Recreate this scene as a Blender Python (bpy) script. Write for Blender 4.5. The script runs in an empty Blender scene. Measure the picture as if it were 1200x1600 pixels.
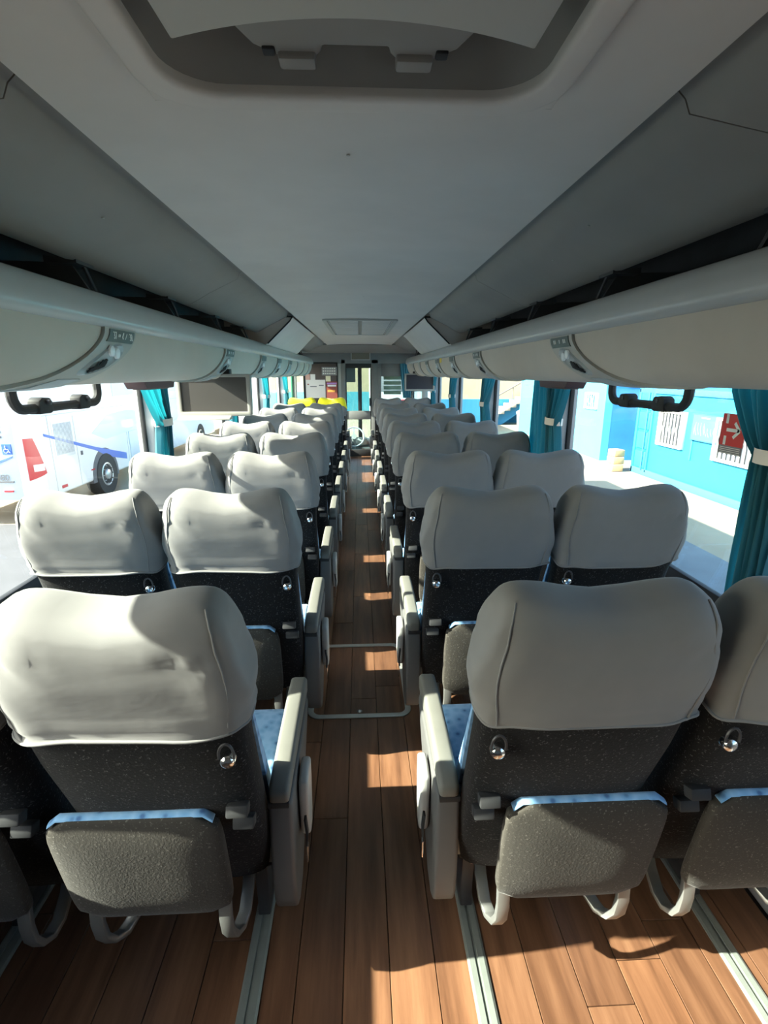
import bpy, bmesh, math, random
from mathutils import Vector, Matrix
random.seed(7)
scene = bpy.context.scene
COL = scene.collection
PI = math.pi

# ------------------------------------------------------------------ camera
cam_d = bpy.data.cameras.new('camera'); cam = bpy.data.objects.new('camera', cam_d); COL.objects.link(cam)
cam.location = (0, 0, 1.55)
TH = math.atan(217 / 800); PS = math.atan(38 * math.cos(TH) / 800)
cam.rotation_euler = (PI / 2 - TH, 0, -PS)
cam_d.sensor_width = 36; cam_d.lens = 18; cam_d.clip_start = 0.02; cam_d.clip_end = 500
scene.camera = cam

# ------------------------------------------------------------------ world, sun, exposure
world = bpy.data.worlds.new('world'); scene.world = world; world.use_nodes = True
wn = world.node_tree; wn.nodes.clear()
sky = wn.nodes.new('ShaderNodeTexSky'); sky.sky_type = 'NISHITA'; sky.sun_disc = False
sky.sun_elevation = math.radians(34); sky.sun_rotation = math.radians(-109); sky.dust_density = 2.5; sky.ozone_density = 1.0
bg = wn.nodes.new('ShaderNodeBackground'); bg.inputs['Strength'].default_value = 0.26
wo = wn.nodes.new('ShaderNodeOutputWorld')
wn.links.new(sky.outputs[0], bg.inputs[0]); wn.links.new(bg.outputs[0], wo.inputs[0])
SUN_DIR = Vector((1, 0.185, -0.66))
sun_d = bpy.data.lights.new('sun', 'SUN'); sun_d.energy = 13.0; sun_d.angle = math.radians(0.55); sun_d.color = (1.0, 0.90, 0.74)
sun = bpy.data.objects.new('sun', sun_d); COL.objects.link(sun)
sun.rotation_euler = SUN_DIR.to_track_quat('-Z', 'Y').to_euler(); sun.location = (-20, -5, 14)
vs = scene.view_settings
vs.view_transform = 'Standard'; vs.look = 'None'; vs.gamma = 1.0; vs.use_curve_mapping = False
vs.exposure = 1.5
cy = scene.cycles
cy.max_bounces = 12; cy.diffuse_bounces = 7; cy.glossy_bounces = 4; cy.transparent_max_bounces = 24; cy.transmission_bounces = 6
cy.sample_clamp_indirect = 8.0

# ------------------------------------------------------------------ materials
MATS = {}
def new_mat(name):
    m = bpy.data.materials.new(name); m.use_nodes = True
    MATS[name] = m
    return m, m.node_tree, m.node_tree.nodes['Principled BSDF']
def ramp(nt, src, stops):
    r = nt.nodes.new('ShaderNodeValToRGB'); e = r.color_ramp.elements
    e[0].position, e[0].color = stops[0][0], (*stops[0][1], 1)
    e[1].position, e[1].color = stops[-1][0], (*stops[-1][1], 1)
    for p, c in stops[1:-1]:
        k = e.new(p); k.color = (*c, 1)
    nt.links.new(src, r.inputs[0]); return r.outputs[0]
def noise(nt, scale, detail=3, rough=0.6, vec=None):
    n = nt.nodes.new('ShaderNodeTexNoise'); n.inputs['Scale'].default_value = scale
    n.inputs['Detail'].default_value = detail; n.inputs['Roughness'].default_value = rough
    if vec is not None: nt.links.new(vec, n.inputs['Vector'])
    return n.outputs['Fac']
def coord(nt, kind='Object', scale=(1, 1, 1)):
    t = nt.nodes.new('ShaderNodeTexCoord'); mp = nt.nodes.new('ShaderNodeMapping')
    mp.inputs['Scale'].default_value = scale
    nt.links.new(t.outputs[kind], mp.inputs['Vector']); return mp.outputs[0]
def bump(nt, b, fac, strength, dist=0.01):
    n = nt.nodes.new('ShaderNodeBump'); n.inputs['Strength'].default_value = strength; n.inputs['Distance'].default_value = dist
    nt.links.new(fac, n.inputs['Height']); nt.links.new(n.outputs[0], b.inputs['Normal'])
def mat(name, col, rough=0.6, metal=0.0, var=0.0, vscale=8, bmp=0.0, bscale=60, sheen=0.0, spec=0.5, coat=0.0, emit=0.0, bdist=0.004):
    m, nt, b = new_mat(name)
    b.inputs['Base Color'].default_value = (*col, 1); b.inputs['Roughness'].default_value = rough; b.inputs['Metallic'].default_value = metal
    b.inputs['Specular IOR Level'].default_value = spec
    if sheen: b.inputs['Sheen Weight'].default_value = sheen; b.inputs['Sheen Roughness'].default_value = 0.5
    if coat: b.inputs['Coat Weight'].default_value = coat; b.inputs['Coat Roughness'].default_value = 0.15
    v = None
    if var or bmp: v = coord(nt)
    if var:
        lo = tuple(c * (1 - var) for c in col); hi = tuple(min(1, c * (1 + var)) for c in col)
        nt.links.new(ramp(nt, noise(nt, vscale, 4, vec=v), [(0.3, lo), (0.7, hi)]), b.inputs['Base Color'])
    if bmp: bump(nt, b, noise(nt, bscale, 3, vec=v), bmp, bdist)
    if emit:
        b.inputs['Emission Color'].default_value = (*col, 1); b.inputs['Emission Strength'].default_value = emit
    return m

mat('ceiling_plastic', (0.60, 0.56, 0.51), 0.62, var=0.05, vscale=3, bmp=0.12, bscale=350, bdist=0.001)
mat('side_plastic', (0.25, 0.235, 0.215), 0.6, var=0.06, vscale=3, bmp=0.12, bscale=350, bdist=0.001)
mat('rack_fabric', (0.54, 0.49, 0.415), 0.75, var=0.04, vscale=4, bmp=0.25, bscale=420, bdist=0.001)
mat('rack_rim', (0.46, 0.47, 0.455), 0.27, var=0.03, vscale=5)
mat('unit_plastic', (0.42, 0.41, 0.37), 0.5)
mat('unit_bezel', (0.42, 0.46, 0.47), 0.4)
mat('clear_lens', (0.8, 0.84, 0.84), 0.2)
mat('plate_grey', (0.13, 0.16, 0.15), 0.5)
mat('print_white', (0.78, 0.80, 0.76), 0.6)
mat('black_liner', (0.035, 0.04, 0.048), 0.85, var=0.2)
mat('black_plastic', (0.018, 0.019, 0.021), 0.7, bmp=0.1, bscale=300, bdist=0.001)
mat('bracket_black', (0.05, 0.055, 0.06), 0.45)
mat('rubber', (0.018, 0.018, 0.02), 0.65)
mat('cover_yellow', (0.86, 0.76, 0.01), 0.8, sheen=0.2)
mat('arm_plastic', (0.095, 0.095, 0.095), 0.55, var=0.05)
mat('arm_pad', (0.14, 0.14, 0.125), 0.6, var=0.06)
mat('pocket_plastic', (0.40, 0.41, 0.40), 0.35)
mat('beige_metal', (0.38, 0.34, 0.28), 0.55, var=0.1)
mat('dark_metal', (0.06, 0.06, 0.065), 0.45, metal=0.4)
mat('grey_metal', (0.22, 0.225, 0.22), 0.38, metal=0.55, var=0.08)
mat('chrome', (0.75, 0.76, 0.77), 0.18, metal=1.0)
mat('aluminium', (0.56, 0.57, 0.54), 0.36, metal=0.7, var=0.06, vscale=20)
mat('rail_grey', (0.26, 0.285, 0.265), 0.35, metal=0.35, var=0.1, vscale=12)
mat('wall_panel', (0.33, 0.33, 0.34), 0.7, var=0.05)
mat('pillar_grey', (0.40, 0.41, 0.42), 0.6)
mat('sill_blue', (0.40, 0.48, 0.62), 0.4)
mat('bulkhead_grey', (0.16, 0.165, 0.16), 0.5, var=0.06)
mat('frame_light', (0.36, 0.35, 0.32), 0.45)
mat('screen_dark', (0.03, 0.03, 0.045), 0.35)
mat('screen_grey', (0.055, 0.05, 0.048), 0.5)
mat('display_panel', (0.20, 0.17, 0.12), 0.5)
mat('tie_white', (0.78, 0.75, 0.70), 0.8)
mat('pelmet_brown', (0.085, 0.05, 0.055), 0.6)
mat('yellow_mark', (0.85, 0.65, 0.08), 0.6)
mat('sign_red', (0.62, 0.045, 0.04), 0.55)
mat('poster_dark', (0.09, 0.07, 0.065), 0.5)
mat('poster_white', (0.72, 0.69, 0.66), 0.6)
mat('poster_maroon', (0.26, 0.06, 0.045), 0.6)
mat('poster_purple', (0.40, 0.22, 0.55), 0.6)
mat('poster_orange', (0.7, 0.32, 0.06), 0.6)
mat('poster_cream', (0.75, 0.70, 0.5), 0.6)
mat('poster_pink', (0.62, 0.36, 0.30), 0.6)
mat('poster_green', (0.04, 0.22, 0.12), 0.5)
# outdoors
mat('bus_white', (0.80, 0.81, 0.82), 0.3, coat=0.5)
mat('bus_seam', (0.45, 0.45, 0.47), 0.6)
mat('bus_slot', (0.50, 0.51, 0.53), 0.7)
mat('bus_blue', (0.05, 0.14, 0.55), 0.4)
mat('bus_pale', (0.58, 0.66, 0.74), 0.35)
mat('slot_dark', (0.12, 0.12, 0.13), 0.8)
mat('slot_grey', (0.20, 0.20, 0.22), 0.7)
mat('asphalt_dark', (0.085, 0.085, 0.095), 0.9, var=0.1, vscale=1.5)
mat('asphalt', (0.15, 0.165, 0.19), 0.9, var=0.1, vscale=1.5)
mat('lamp_red', (0.55, 0.03, 0.04), 0.2, coat=0.8)
mat('lamp_clear', (0.75, 0.7, 0.7), 0.15, coat=0.8)
mat('tyre', (0.03, 0.03, 0.03), 0.85)
mat('hub_metal', (0.55, 0.55, 0.55), 0.35, metal=0.7)
mat('teal_panel', (0.05, 0.24, 0.34), 0.5)
mat('roof_white', (0.5, 0.5, 0.48), 0.6)
mat('paint_cyan', (0.015, 0.31, 0.50), 0.6, var=0.06, vscale=1.5, bmp=0.1, bscale=20)
mat('paint_cyan_pale', (0.06, 0.33, 0.44), 0.75, var=0.05, vscale=1.2)
mat('paint_blue_and_shade', (0.02, 0.20, 0.50), 0.75, var=0.12, vscale=2)  # container post; on the house end wall, shade put into the colour
mat('paint_blue_mid', (0.03, 0.22, 0.42), 0.75, var=0.06, vscale=2)
mat('paint_skirt', (0.04, 0.24, 0.38), 0.7)
mat('window_white', (0.52, 0.50, 0.47), 0.6)
mat('window_dark', (0.10, 0.11, 0.13), 0.3)
mat('paper_pale', (0.05, 0.27, 0.39), 0.7)
mat('wall_cream', (0.40, 0.34, 0.23), 0.85, var=0.04, vscale=0.8)
mat('stair_stone', (0.42, 0.39, 0.33), 0.85, var=0.05)
mat('rail_iron', (0.16, 0.15, 0.14), 0.6)
mat('block_sand', (0.40, 0.27, 0.14), 0.9, var=0.12, vscale=6)
mat('bin_grey', (0.30, 0.36, 0.40), 0.6)
mat('dash_grey', (0.09, 0.10, 0.105), 0.6)

def cover_material():
    m, nt, b = new_mat('cover_cloth')
    v = coord(nt)
    nt.links.new(ramp(nt, noise(nt, 5, 4, vec=v), [(0.3, (0.185, 0.184, 0.184)), (0.7, (0.215, 0.212, 0.21))]), b.inputs['Base Color'])
    b.inputs['Roughness'].default_value = 0.85; b.inputs['Specular IOR Level'].default_value = 0.25
    b.inputs['Sheen Weight'].default_value = 0.12
    n1 = noise(nt, 20, 4, 0.55, vec=coord(nt, scale=(1, 1, 1.8))); n2 = noise(nt, 700, 1, vec=v)
    a = nt.nodes.new('ShaderNodeMath'); a.operation = 'MULTIPLY_ADD'; a.inputs[1].default_value = 0.06
    nt.links.new(n2, a.inputs[0]); nt.links.new(n1, a.inputs[2]); bump(nt, b, a.outputs[0], 0.10, 0.005)
cover_material()
def carpet_material(name, dark, light, thr):
    m, nt, b = new_mat(name)
    v = coord(nt)
    n = noise(nt, 170, 2, 0.7, vec=v)
    nt.links.new(ramp(nt, n, [(thr, dark), (thr + 0.12, light)]), b.inputs['Base Color'])
    b.inputs['Roughness'].default_value = 0.95; b.inputs['Specular IOR Level'].default_value = 0.1
    b.inputs['Sheen Weight'].default_value = 0.12; b.inputs['Sheen Roughness'].default_value = 0.35
    bump(nt, b, n, 0.3, 0.003)
carpet_material('back_carpet', (0.012, 0.012, 0.013), (0.10, 0.10, 0.10), 0.60)
carpet_material('legrest_cloth', (0.050, 0.046, 0.040), (0.15, 0.14, 0.125), 0.60)
def blue_material():
    m, nt, b = new_mat('blue_cloth')
    v = coord(nt)
    vo = nt.nodes.new('ShaderNodeTexVoronoi'); vo.inputs['Scale'].default_value = 38
    nt.links.new(v, vo.inputs['Vector'])
    nt.links.new(ramp(nt, vo.outputs['Distance'], [(0.12, (0.06, 0.16, 0.36)), (0.3, (0.16, 0.36, 0.62)), (0.7, (0.26, 0.48, 0.72))]), b.inputs['Base Color'])
    b.inputs['Roughness'].default_value = 0.85; b.inputs['Sheen Weight'].default_value = 0.2
blue_material()
def wood_material():
    m, nt, b = new_mat('plank_wood')
    oi = nt.nodes.new('ShaderNodeObjectInfo')
    t = nt.nodes.new('ShaderNodeTexCoord')
    off = nt.nodes.new('ShaderNodeVectorMath'); off.operation = 'MULTIPLY_ADD'
    cmb = nt.nodes.new('ShaderNodeCombineXYZ')
    for i in range(3): nt.links.new(oi.outputs['Random'], cmb.inputs[i])
    off.inputs[1].default_value = (37, 53, 11)
    nt.links.new(cmb.outputs[0], off.inputs[0]); nt.links.new(t.outputs['Object'], off.inputs[2])
    mp = nt.nodes.new('ShaderNodeMapping'); mp.inputs['Scale'].default_value = (30, 2.2, 6); nt.links.new(off.outputs[0], mp.inputs[0])
    g = noise(nt, 1.0, 6, 0.62, vec=mp.outputs[0])
    mp2 = nt.nodes.new('ShaderNodeMapping'); mp2.inputs['Scale'].default_value = (7, 0.9, 3); nt.links.new(off.outputs[0], mp2.inputs[0])
    g2 = noise(nt, 1.0, 3, 0.5, vec=mp2.outputs[0])
    c1 = ramp(nt, g, [(0.25, (0.085, 0.041, 0.024)), (0.5, (0.170, 0.088, 0.051)), (0.8, (0.255, 0.142, 0.084))])
    c2 = ramp(nt, g2, [(0.3, (0.74, 0.70, 0.68)), (0.7, (1.08, 1.05, 1.0))])
    c3 = ramp(nt, oi.outputs['Random'], [(0.0, (0.78, 0.74, 0.72)), (0.5, (1.0, 0.97, 0.95)), (1.0, (1.18, 1.12, 1.05))])
    def mul(a, bb):
        x = nt.nodes.new('ShaderNodeMix'); x.data_type = 'RGBA'; x.blend_type = 'MULTIPLY'; x.inputs[0].default_value = 1
        nt.links.new(a, x.inputs[6]); nt.links.new(bb, x.inputs[7]); return x.outputs[2]
    nt.links.new(mul(mul(c1, c2), c3), b.inputs['Base Color'])
    b.inputs['Roughness'].default_value = 0.33; b.inputs['Specular IOR Level'].default_value = 0.5
    bump(nt, b, g, 0.12, 0.003)
wood_material()
def curtain_material():
    m, nt, b = new_mat('teal_curtain')
    b.inputs['Base Color'].default_value = (0.010, 0.125, 0.17, 1); b.inputs['Roughness'].default_value = 0.75
    b.inputs['Sheen Weight'].default_value = 0.3
    tr = nt.nodes.new('ShaderNodeBsdfTranslucent'); tr.inputs[0].default_value = (0.02, 0.42, 0.52, 1)
    mx = nt.nodes.new('ShaderNodeMixShader'); mx.inputs[0].default_value = 0.25
    out = nt.nodes['Material Output']
    nt.links.new(b.outputs[0], mx.inputs[1]); nt.links.new(tr.outputs[0], mx.inputs[2]); nt.links.new(mx.outputs[0], out.inputs[0])
curtain_material()
def glass_material(name, tint, refl=0.06):
    m, nt, b = new_mat(name)
    tr = nt.nodes.new('ShaderNodeBsdfTransparent'); tr.inputs[0].default_value = (*tint, 1)
    gl = nt.nodes.new('ShaderNodeBsdfGlossy'); gl.inputs['Roughness'].default_value = 0.03; gl.inputs[0].default_value = (0.9, 0.95, 1, 1)
    mx = nt.nodes.new('ShaderNodeMixShader'); mx.inputs[0].default_value = refl
    nt.links.new(tr.outputs[0], mx.inputs[1]); nt.links.new(gl.outputs[0], mx.inputs[2])
    nt.links.new(mx.outputs[0], nt.nodes['Material Output'].inputs[0])
glass_material('pane_glass', (0.90, 0.96, 0.96), 0.05)
glass_material('door_glass', (0.72, 0.82, 0.82), 0.10)
def ground_material():
    m, nt, b = new_mat('yard_ground')
    v = coord(nt)
    nt.links.new(ramp(nt, noise(nt, 0.35, 6, 0.65, vec=v), [(0.3, (0.23, 0.19, 0.14)), (0.55, (0.29, 0.245, 0.185)), (0.75, (0.32, 0.275, 0.215))]), b.inputs['Base Color'])
    b.inputs['Roughness'].default_value = 0.95
    bump(nt, b, noise(nt, 14, 4, vec=v), 0.3, 0.02)
ground_material()

# ------------------------------------------------------------------ mesh builder
class MB:
    def __init__(s): s.v = []; s.f = []
    def add(s, vs, fs):
        o = len(s.v); s.v += [tuple(p) for p in vs]; s.f += [tuple(i + o for i in f) for f in fs]; return s
    def box(s, c, d, rot=None):
        h = [x / 2 for x in d]
        pts = [Vector((sx * h[0], sy * h[1], sz * h[2])) for sz in (-1, 1) for sy in (-1, 1) for sx in (-1, 1)]
        if rot is not None: pts = [rot @ p for p in pts]
        c = Vector(c)
        return s.add([p + c for p in pts], [(0, 2, 3, 1), (4, 5, 7, 6), (0, 1, 5, 4), (2, 6, 7, 3), (0, 4, 6, 2), (1, 3, 7, 5)])
    def span(s, a, b):
        return s.box([(p + q) / 2 for p, q in zip(a, b)], [abs(q - p) for p, q in zip(a, b)])
    def prism(s, poly, axis, a0, a1):
        n = len(poly)
        def P(p, a):
            if axis == 'x': return (a, p[0], p[1])
            if axis == 'y': return (p[0], a, p[1])
            return (p[0], p[1], a)
        vs = [P(p, a0) for p in poly] + [P(p, a1) for p in poly]
        fs = [tuple(range(n - 1, -1, -1)), tuple(range(n, 2 * n))] + [(i, (i + 1) % n, n + (i + 1) % n, n + i) for i in range(n)]
        return s.add(vs, fs)
    def tube(s, pts, r, n=8, closed=False):
        pts = [Vector(p) for p in pts]; m = len(pts); rings = []
        rr = r if isinstance(r, (list, tuple)) else [r] * m
        ref = None
        for i in range(m):
            if closed: t = (pts[(i + 1) % m] - pts[i - 1])
            else: t = pts[min(i + 1, m - 1)] - pts[max(i - 1, 0)]
            t.normalize()
            if ref is None:
                ref = Vector((0, 0, 1)) if abs(t.z) < 0.9 else Vector((1, 0, 0))
            u = (ref - t * ref.dot(t))
            if u.length < 1e-5: u = t.orthogonal()
            u.normalize(); ref = u; w = t.cross(u)
            rings.append([pts[i] + (u * math.cos(a) + w * math.sin(a)) * rr[i] for a in [2 * PI * k / n for k in range(n)]])
        vs = [p for r_ in rings for p in r_]; fs = []
        for i in range(m if closed else m - 1):
            j = (i + 1) % m
            for k in range(n):
                k2 = (k + 1) % n; fs.append((i * n + k, i * n + k2, j * n + k2, j * n + k))
        if not closed:
            fs.append(tuple(range(n - 1, -1, -1))); fs.append(tuple((m - 1) * n + k for k in range(n)))
        return s.add(vs, fs)
    def strip(s, pts, hw, ht, wdir):
        """flat bar along a path; wdir = width direction"""
        pts = [Vector(p) for p in pts]; wd = Vector(wdir).normalized(); m = len(pts); vs = []; fs = []
        for i in range(m):
            t = (pts[min(i + 1, m - 1)] - pts[max(i - 1, 0)]).normalized(); nn = t.cross(wd).normalized()
            for a, b in ((-1, -1), (1, -1), (1, 1), (-1, 1)): vs.append(pts[i] + wd * hw * a + nn * ht * b)
        for i in range(m - 1):
            for k in range(4):
                k2 = (k + 1) % 4; fs.append((i * 4 + k, i * 4 + k2, i * 4 + 4 + k2, i * 4 + 4 + k))
        fs += [(3, 2, 1, 0), tuple((m - 1) * 4 + k for k in range(4))]
        return s.add(vs, fs)
    def lathe(s, prof, c, axis='z', n=16):
        vs = []; fs = []; m = len(prof); c = Vector(c)
        for r, h in prof:
            for k in range(n):
                a = 2 * PI * k / n; x, y = r * math.cos(a), r * math.sin(a)
                p = {'z': (x, y, h), 'y': (x, h, y), 'x': (h, x, y)}[axis]
                vs.append(c + Vector(p))
        for i in range(m - 1):
            for k in range(n):
                k2 = (k + 1) % n; fs.append((i * n + k, i * n + k2, (i + 1) * n + k2, (i + 1) * n + k))
        fs += [tuple(range(n - 1, -1, -1)), tuple((m - 1) * n + k for k in range(n))]
        return s.add(vs, fs)
    def grid(s, fn, nu, nv, wrap=False, cap0=False, cap1=False):
        vs = [fn(i, j) for j in range(nv) for i in range(nu)]; fs = []
        for j in range(nv - 1):
            for i in range(nu if wrap else nu - 1):
                i2 = (i + 1) % nu; fs.append((j * nu + i, j * nu + i2, (j + 1) * nu + i2, (j + 1) * nu + i))
        if cap0: fs.append(tuple(range(nu - 1, -1, -1)))
        if cap1: fs.append(tuple((nv - 1) * nu + i for i in range(nu)))
        return s.add(vs, fs)
    def mesh(s, name, m, bev=0.0, seg=2, smooth=True, mirror=False, ang=35, solid=0.0):
        bm = bmesh.new()
        bv = [bm.verts.new((-p[0], p[1], p[2]) if mirror else p) for p in s.v]
        for f in s.f:
            try: bm.faces.new([bv[i] for i in f])
            except ValueError: pass
        bmesh.ops.remove_doubles(bm, verts=bm.verts, dist=1e-6)
        bmesh.ops.recalc_face_normals(bm, faces=bm.faces)
        if solid:
            bmesh.ops.solidify(bm, geom=bm.faces[:], thickness=solid)
        if bev:
            ed = [e for e in bm.edges if len(e.link_faces) == 2 and e.calc_face_angle(0) > math.radians(28)]
            bmesh.ops.bevel(bm, geom=ed, offset=bev, segments=seg, affect='EDGES', profile=0.5, clamp_overlap=True)
        me = bpy.data.meshes.new(name); bm.to_mesh(me); bm.free()
        me.materials.append(MATS[m])
        if smooth:
            me.shade_smooth(); me.set_sharp_from_angle(angle=math.radians(ang))
        return me
    def build(s, name, m, parent=None, **k):
        return link(name, s.mesh(name, m, **k), parent)

def link(name, data, parent=None, loc=None, rot=None):
    o = bpy.data.objects.new(name, data); COL.objects.link(o)
    if parent is not None: o.parent = parent
    if loc is not None: o.location = loc
    if rot is not None: o.rotation_euler = rot
    return o
def tag(o, label=None, cat=None, group=None, kind=None):
    if label: o['label'] = label
    if cat: o['category'] = cat
    if group: o['group'] = group
    if kind: o['kind'] = kind
    return o
def empty(name, loc=(0, 0, 0), rz=0):
    o = link(name, None); o.location = loc; o.rotation_euler = (0, 0, rz); o.empty_display_size = 0.1; return o
def text(name, body, size, m, parent, loc, rot, ext=0.0008, sx=1.0):
    cu = bpy.data.curves.new(name, 'FONT'); cu.body = body; cu.size = size; cu.align_x = 'CENTER'; cu.align_y = 'CENTER'; cu.extrude = ext
    cu.materials.append(MATS[m]); tmp = bpy.data.objects.new('tmp', cu); COL.objects.link(tmp); bpy.context.view_layer.update()
    me = bpy.data.meshes.new_from_object(tmp.evaluated_get(bpy.context.evaluated_depsgraph_get())); bpy.data.objects.remove(tmp); bpy.data.curves.remove(cu)
    o = link(name, me, parent, loc, rot); o.scale = (sx, 1, 1); return o
def rrect(w, h, r, n=5, cx=0, cy=0):
    pts = []
    for (sx, sy, a0) in ((1, 1, 0), (-1, 1, 90), (-1, -1, 180), (1, -1, 270)):
        for k in range(n + 1):
            a = math.radians(a0 + 90 * k / n)
            pts.append((cx + sx * (w / 2 - r) + r * math.cos(a), cy + sy * (h / 2 - r) + r * math.sin(a)))
    return pts
def ring_frame(mb, outer, inner, axis, a0, a1):
    """frame between two polygons of equal point count, extruded along axis"""
    n = len(outer)
    def P(p, a): return {'x': (a, p[0], p[1]), 'y': (p[0], a, p[1]), 'z': (p[0], p[1], a)}[axis]
    vs = [P(p, a0) for p in outer] + [P(p, a0) for p in inner] + [P(p, a1) for p in outer] + [P(p, a1) for p in inner]
    fs = []
    for i in range(n):
        j = (i + 1) % n
        fs += [(i, j, n + j, n + i), (2 * n + i, 3 * n + i, 3 * n + j, 2 * n + j), (i, 2 * n + i, 2 * n + j, j), (n + i, n + j, 3 * n + j, 3 * n + i)]
    mb.add(vs, fs)

YB, YF = -1.5, 9.85          # rear wall and bulkhead
PILL = [-0.42, 1.30, 3.03, 4.75, 6.45, 8.15]
ZG = -1.25                   # yard ground below the bus floor
ORD = ['nearest', 'second', 'third', 'fourth', 'fifth', 'sixth', 'seventh', 'eighth', 'ninth']

# ------------------------------------------------------------------ floor and planks
fl = MB().span((-1.2, YB, -0.10), (1.2, YF, -0.014)).build('floor', 'black_plastic', smooth=False)
tag(fl, 'brown wood-look plank floor of the bus', 'floor', kind='structure')
PW = 0.124
plank_mesh = {}
def plank(L):
    if L not in plank_mesh:
        plank_mesh[L] = MB().box((0, 0, -0.006), (PW - 0.0022, L - 0.0022, 0.012)).mesh('plank', 'plank_wood', bev=0.0009, seg=1, smooth=False)
    return plank_mesh[L]
ncol = 19; x0 = -ncol * PW / 2
for c in range(ncol):
    y = YB - random.choice([0.1, 0.3, 0.5, 0.7])
    first = True
    while y < YF - 0.01:
        L = random.choice([0.9, 1.2, 1.5])
        a, b_ = max(y, YB), min(y + L, YF)
        if b_ - a > 0.03:
            o = link('plank', plank(round(b_ - a, 2)), fl, (x0 + (c + 0.5) * PW, (a + b_) / 2, 0.0))
        y += L
# seat rails
for i, x in enumerate((-0.30, 0.30, -1.0, 1.0)):
    rail = MB()
    rail.prism([(x - 0.026, 0.0), (x - 0.026, 0.004), (x - 0.020, 0.007), (x - 0.005, 0.007), (x - 0.005, 0.003), (x + 0.005, 0.003), (x + 0.005, 0.007), (x + 0.020, 0.007), (x + 0.026, 0.004), (x + 0.026, 0.0)], 'y', YB, YF)
    o = rail.build('trim_%d' % (i + 1), 'rail_grey', smooth=False)
    tag(o, ['grey metal seat rail in the floor left of the aisle', 'grey metal seat rail in the floor right of the aisle', 'seat rail along the foot of the left wall', 'seat rail along the foot of the right wall'][i], 'rail', kind='structure')
# floor hatch in the aisle
fh = empty('floor_hatch', (-0.02, 2.385, 0))
tag(fh, 'floor trapdoor edged with a rounded pale aluminium strip in the aisle', 'hatch')
mb = MB(); ring_frame(mb, rrect(0.49, 0.67, 0.06), rrect(0.435, 0.615, 0.035), 'z', 0.0, 0.006); mb.build('edge_strip', 'aluminium', fh, bev=0.002)
MB().lathe([(0.012, 0.0), (0.012, 0.003), (0.008, 0.005)], (0, -0.285, 0), 'z', 14).build('latch', 'chrome', fh)

# ------------------------------------------------------------------ shell: walls, ceiling, roof
def wall(side, sx):
    w = empty('wall_' + side); tag(w, 'lower %s side wall of the bus under the windows' % side, 'wall', kind='structure')
    MB().span((sx * 1.2, YB, -0.9), (sx * 1.27, 12.2, 0.76)).build('lower_panel', 'wall_panel', w, smooth=False)
    MB().span((sx * 1.2, YB, 1.74), (sx * 1.27, 12.2, 2.25)).build('upper_panel', 'pillar_grey', w, smooth=False)
    mb = MB(); mb.prism([(sx * 1.2, 0.70), (sx * 1.13, 0.70), (sx * 1.12, 0.72), (sx * 1.13, 0.745), (sx * 1.2, 0.765)], 'y', YB, YF)
    mb.build('sill', 'sill_blue', w)
    for y in PILL:
        MB().span((sx * 1.165, y - 0.045, 0.74), (sx * 1.265, y + 0.045, 1.75)).build('pillar', 'pillar_grey', w, bev=0.008)
    MB().span((sx * 1.165, YF - 0.12, 0.0), (sx * 1.265, YF, 1.75)).build('pillar', 'frame_light', w, bev=0.008)
wall('left', -1); wall('right', 1)
o = MB().span((-1.27, YB - 0.07, -0.9), (1.27, YB, 2.25)).build('wall_rear', 'wall_panel', smooth=False)
tag(o, 'closed rear wall of the bus behind the last row', 'wall', kind='structure')
# windows: panes between pillars
edges = [YB] + PILL + [YF]
n = 0
for sx, sd in ((-1, 'left'), (1, 'right')):
    for a, b_ in zip(edges[:-1], edges[1:]):
        if a == YB:
            MB().span((sx * 1.2, YB, 0.76), (sx * 1.27, PILL[0], 1.75)).build('light_block_panel', 'wall_panel', bpy.data.objects['wall_' + sd], smooth=False); continue  # unseen panel added over the rearmost side windows to cut fill light
        n += 1
        w = empty('window_%d' % n, (sx * 1.225, (a + b_) / 2, 0.76))
        k = edges.index(a)
        tag(w, '%s side window pane, %s from the rear' % (sd, ['', 'first', 'second', 'third', 'fourth', 'fifth', 'sixth'][k]), 'window', kind='structure')
        hw = (b_ - a) / 2 - 0.03
        MB().span((-0.003, -hw, 0.0), (0.003, hw, 1.0)).build('pane', 'pane_glass', w, smooth=False)
        mb = MB(); ring_frame(mb, rrect(2 * hw, 1.0, 0.05, cy=0.50), rrect(2 * hw - 0.06, 1.0 - 0.09, 0.05, cy=0.51), 'x', -0.012, 0.012)
        mb.build('rubber_frame', 'rubber', w, bev=0.003)
# roof skin
o = MB().prism([(-1.28, 2.20), (-1.2, 2.32), (-0.9, 2.40), (0.9, 2.40), (1.2, 2.32), (1.28, 2.20), (1.2, 2.2), (-1.2, 2.2)], 'y', YB - 0.07, 12.25).build('trim_5', 'roof_white')
tag(o, 'outer roof skin of the bus above the ceiling', 'roof', kind='structure')

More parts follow.
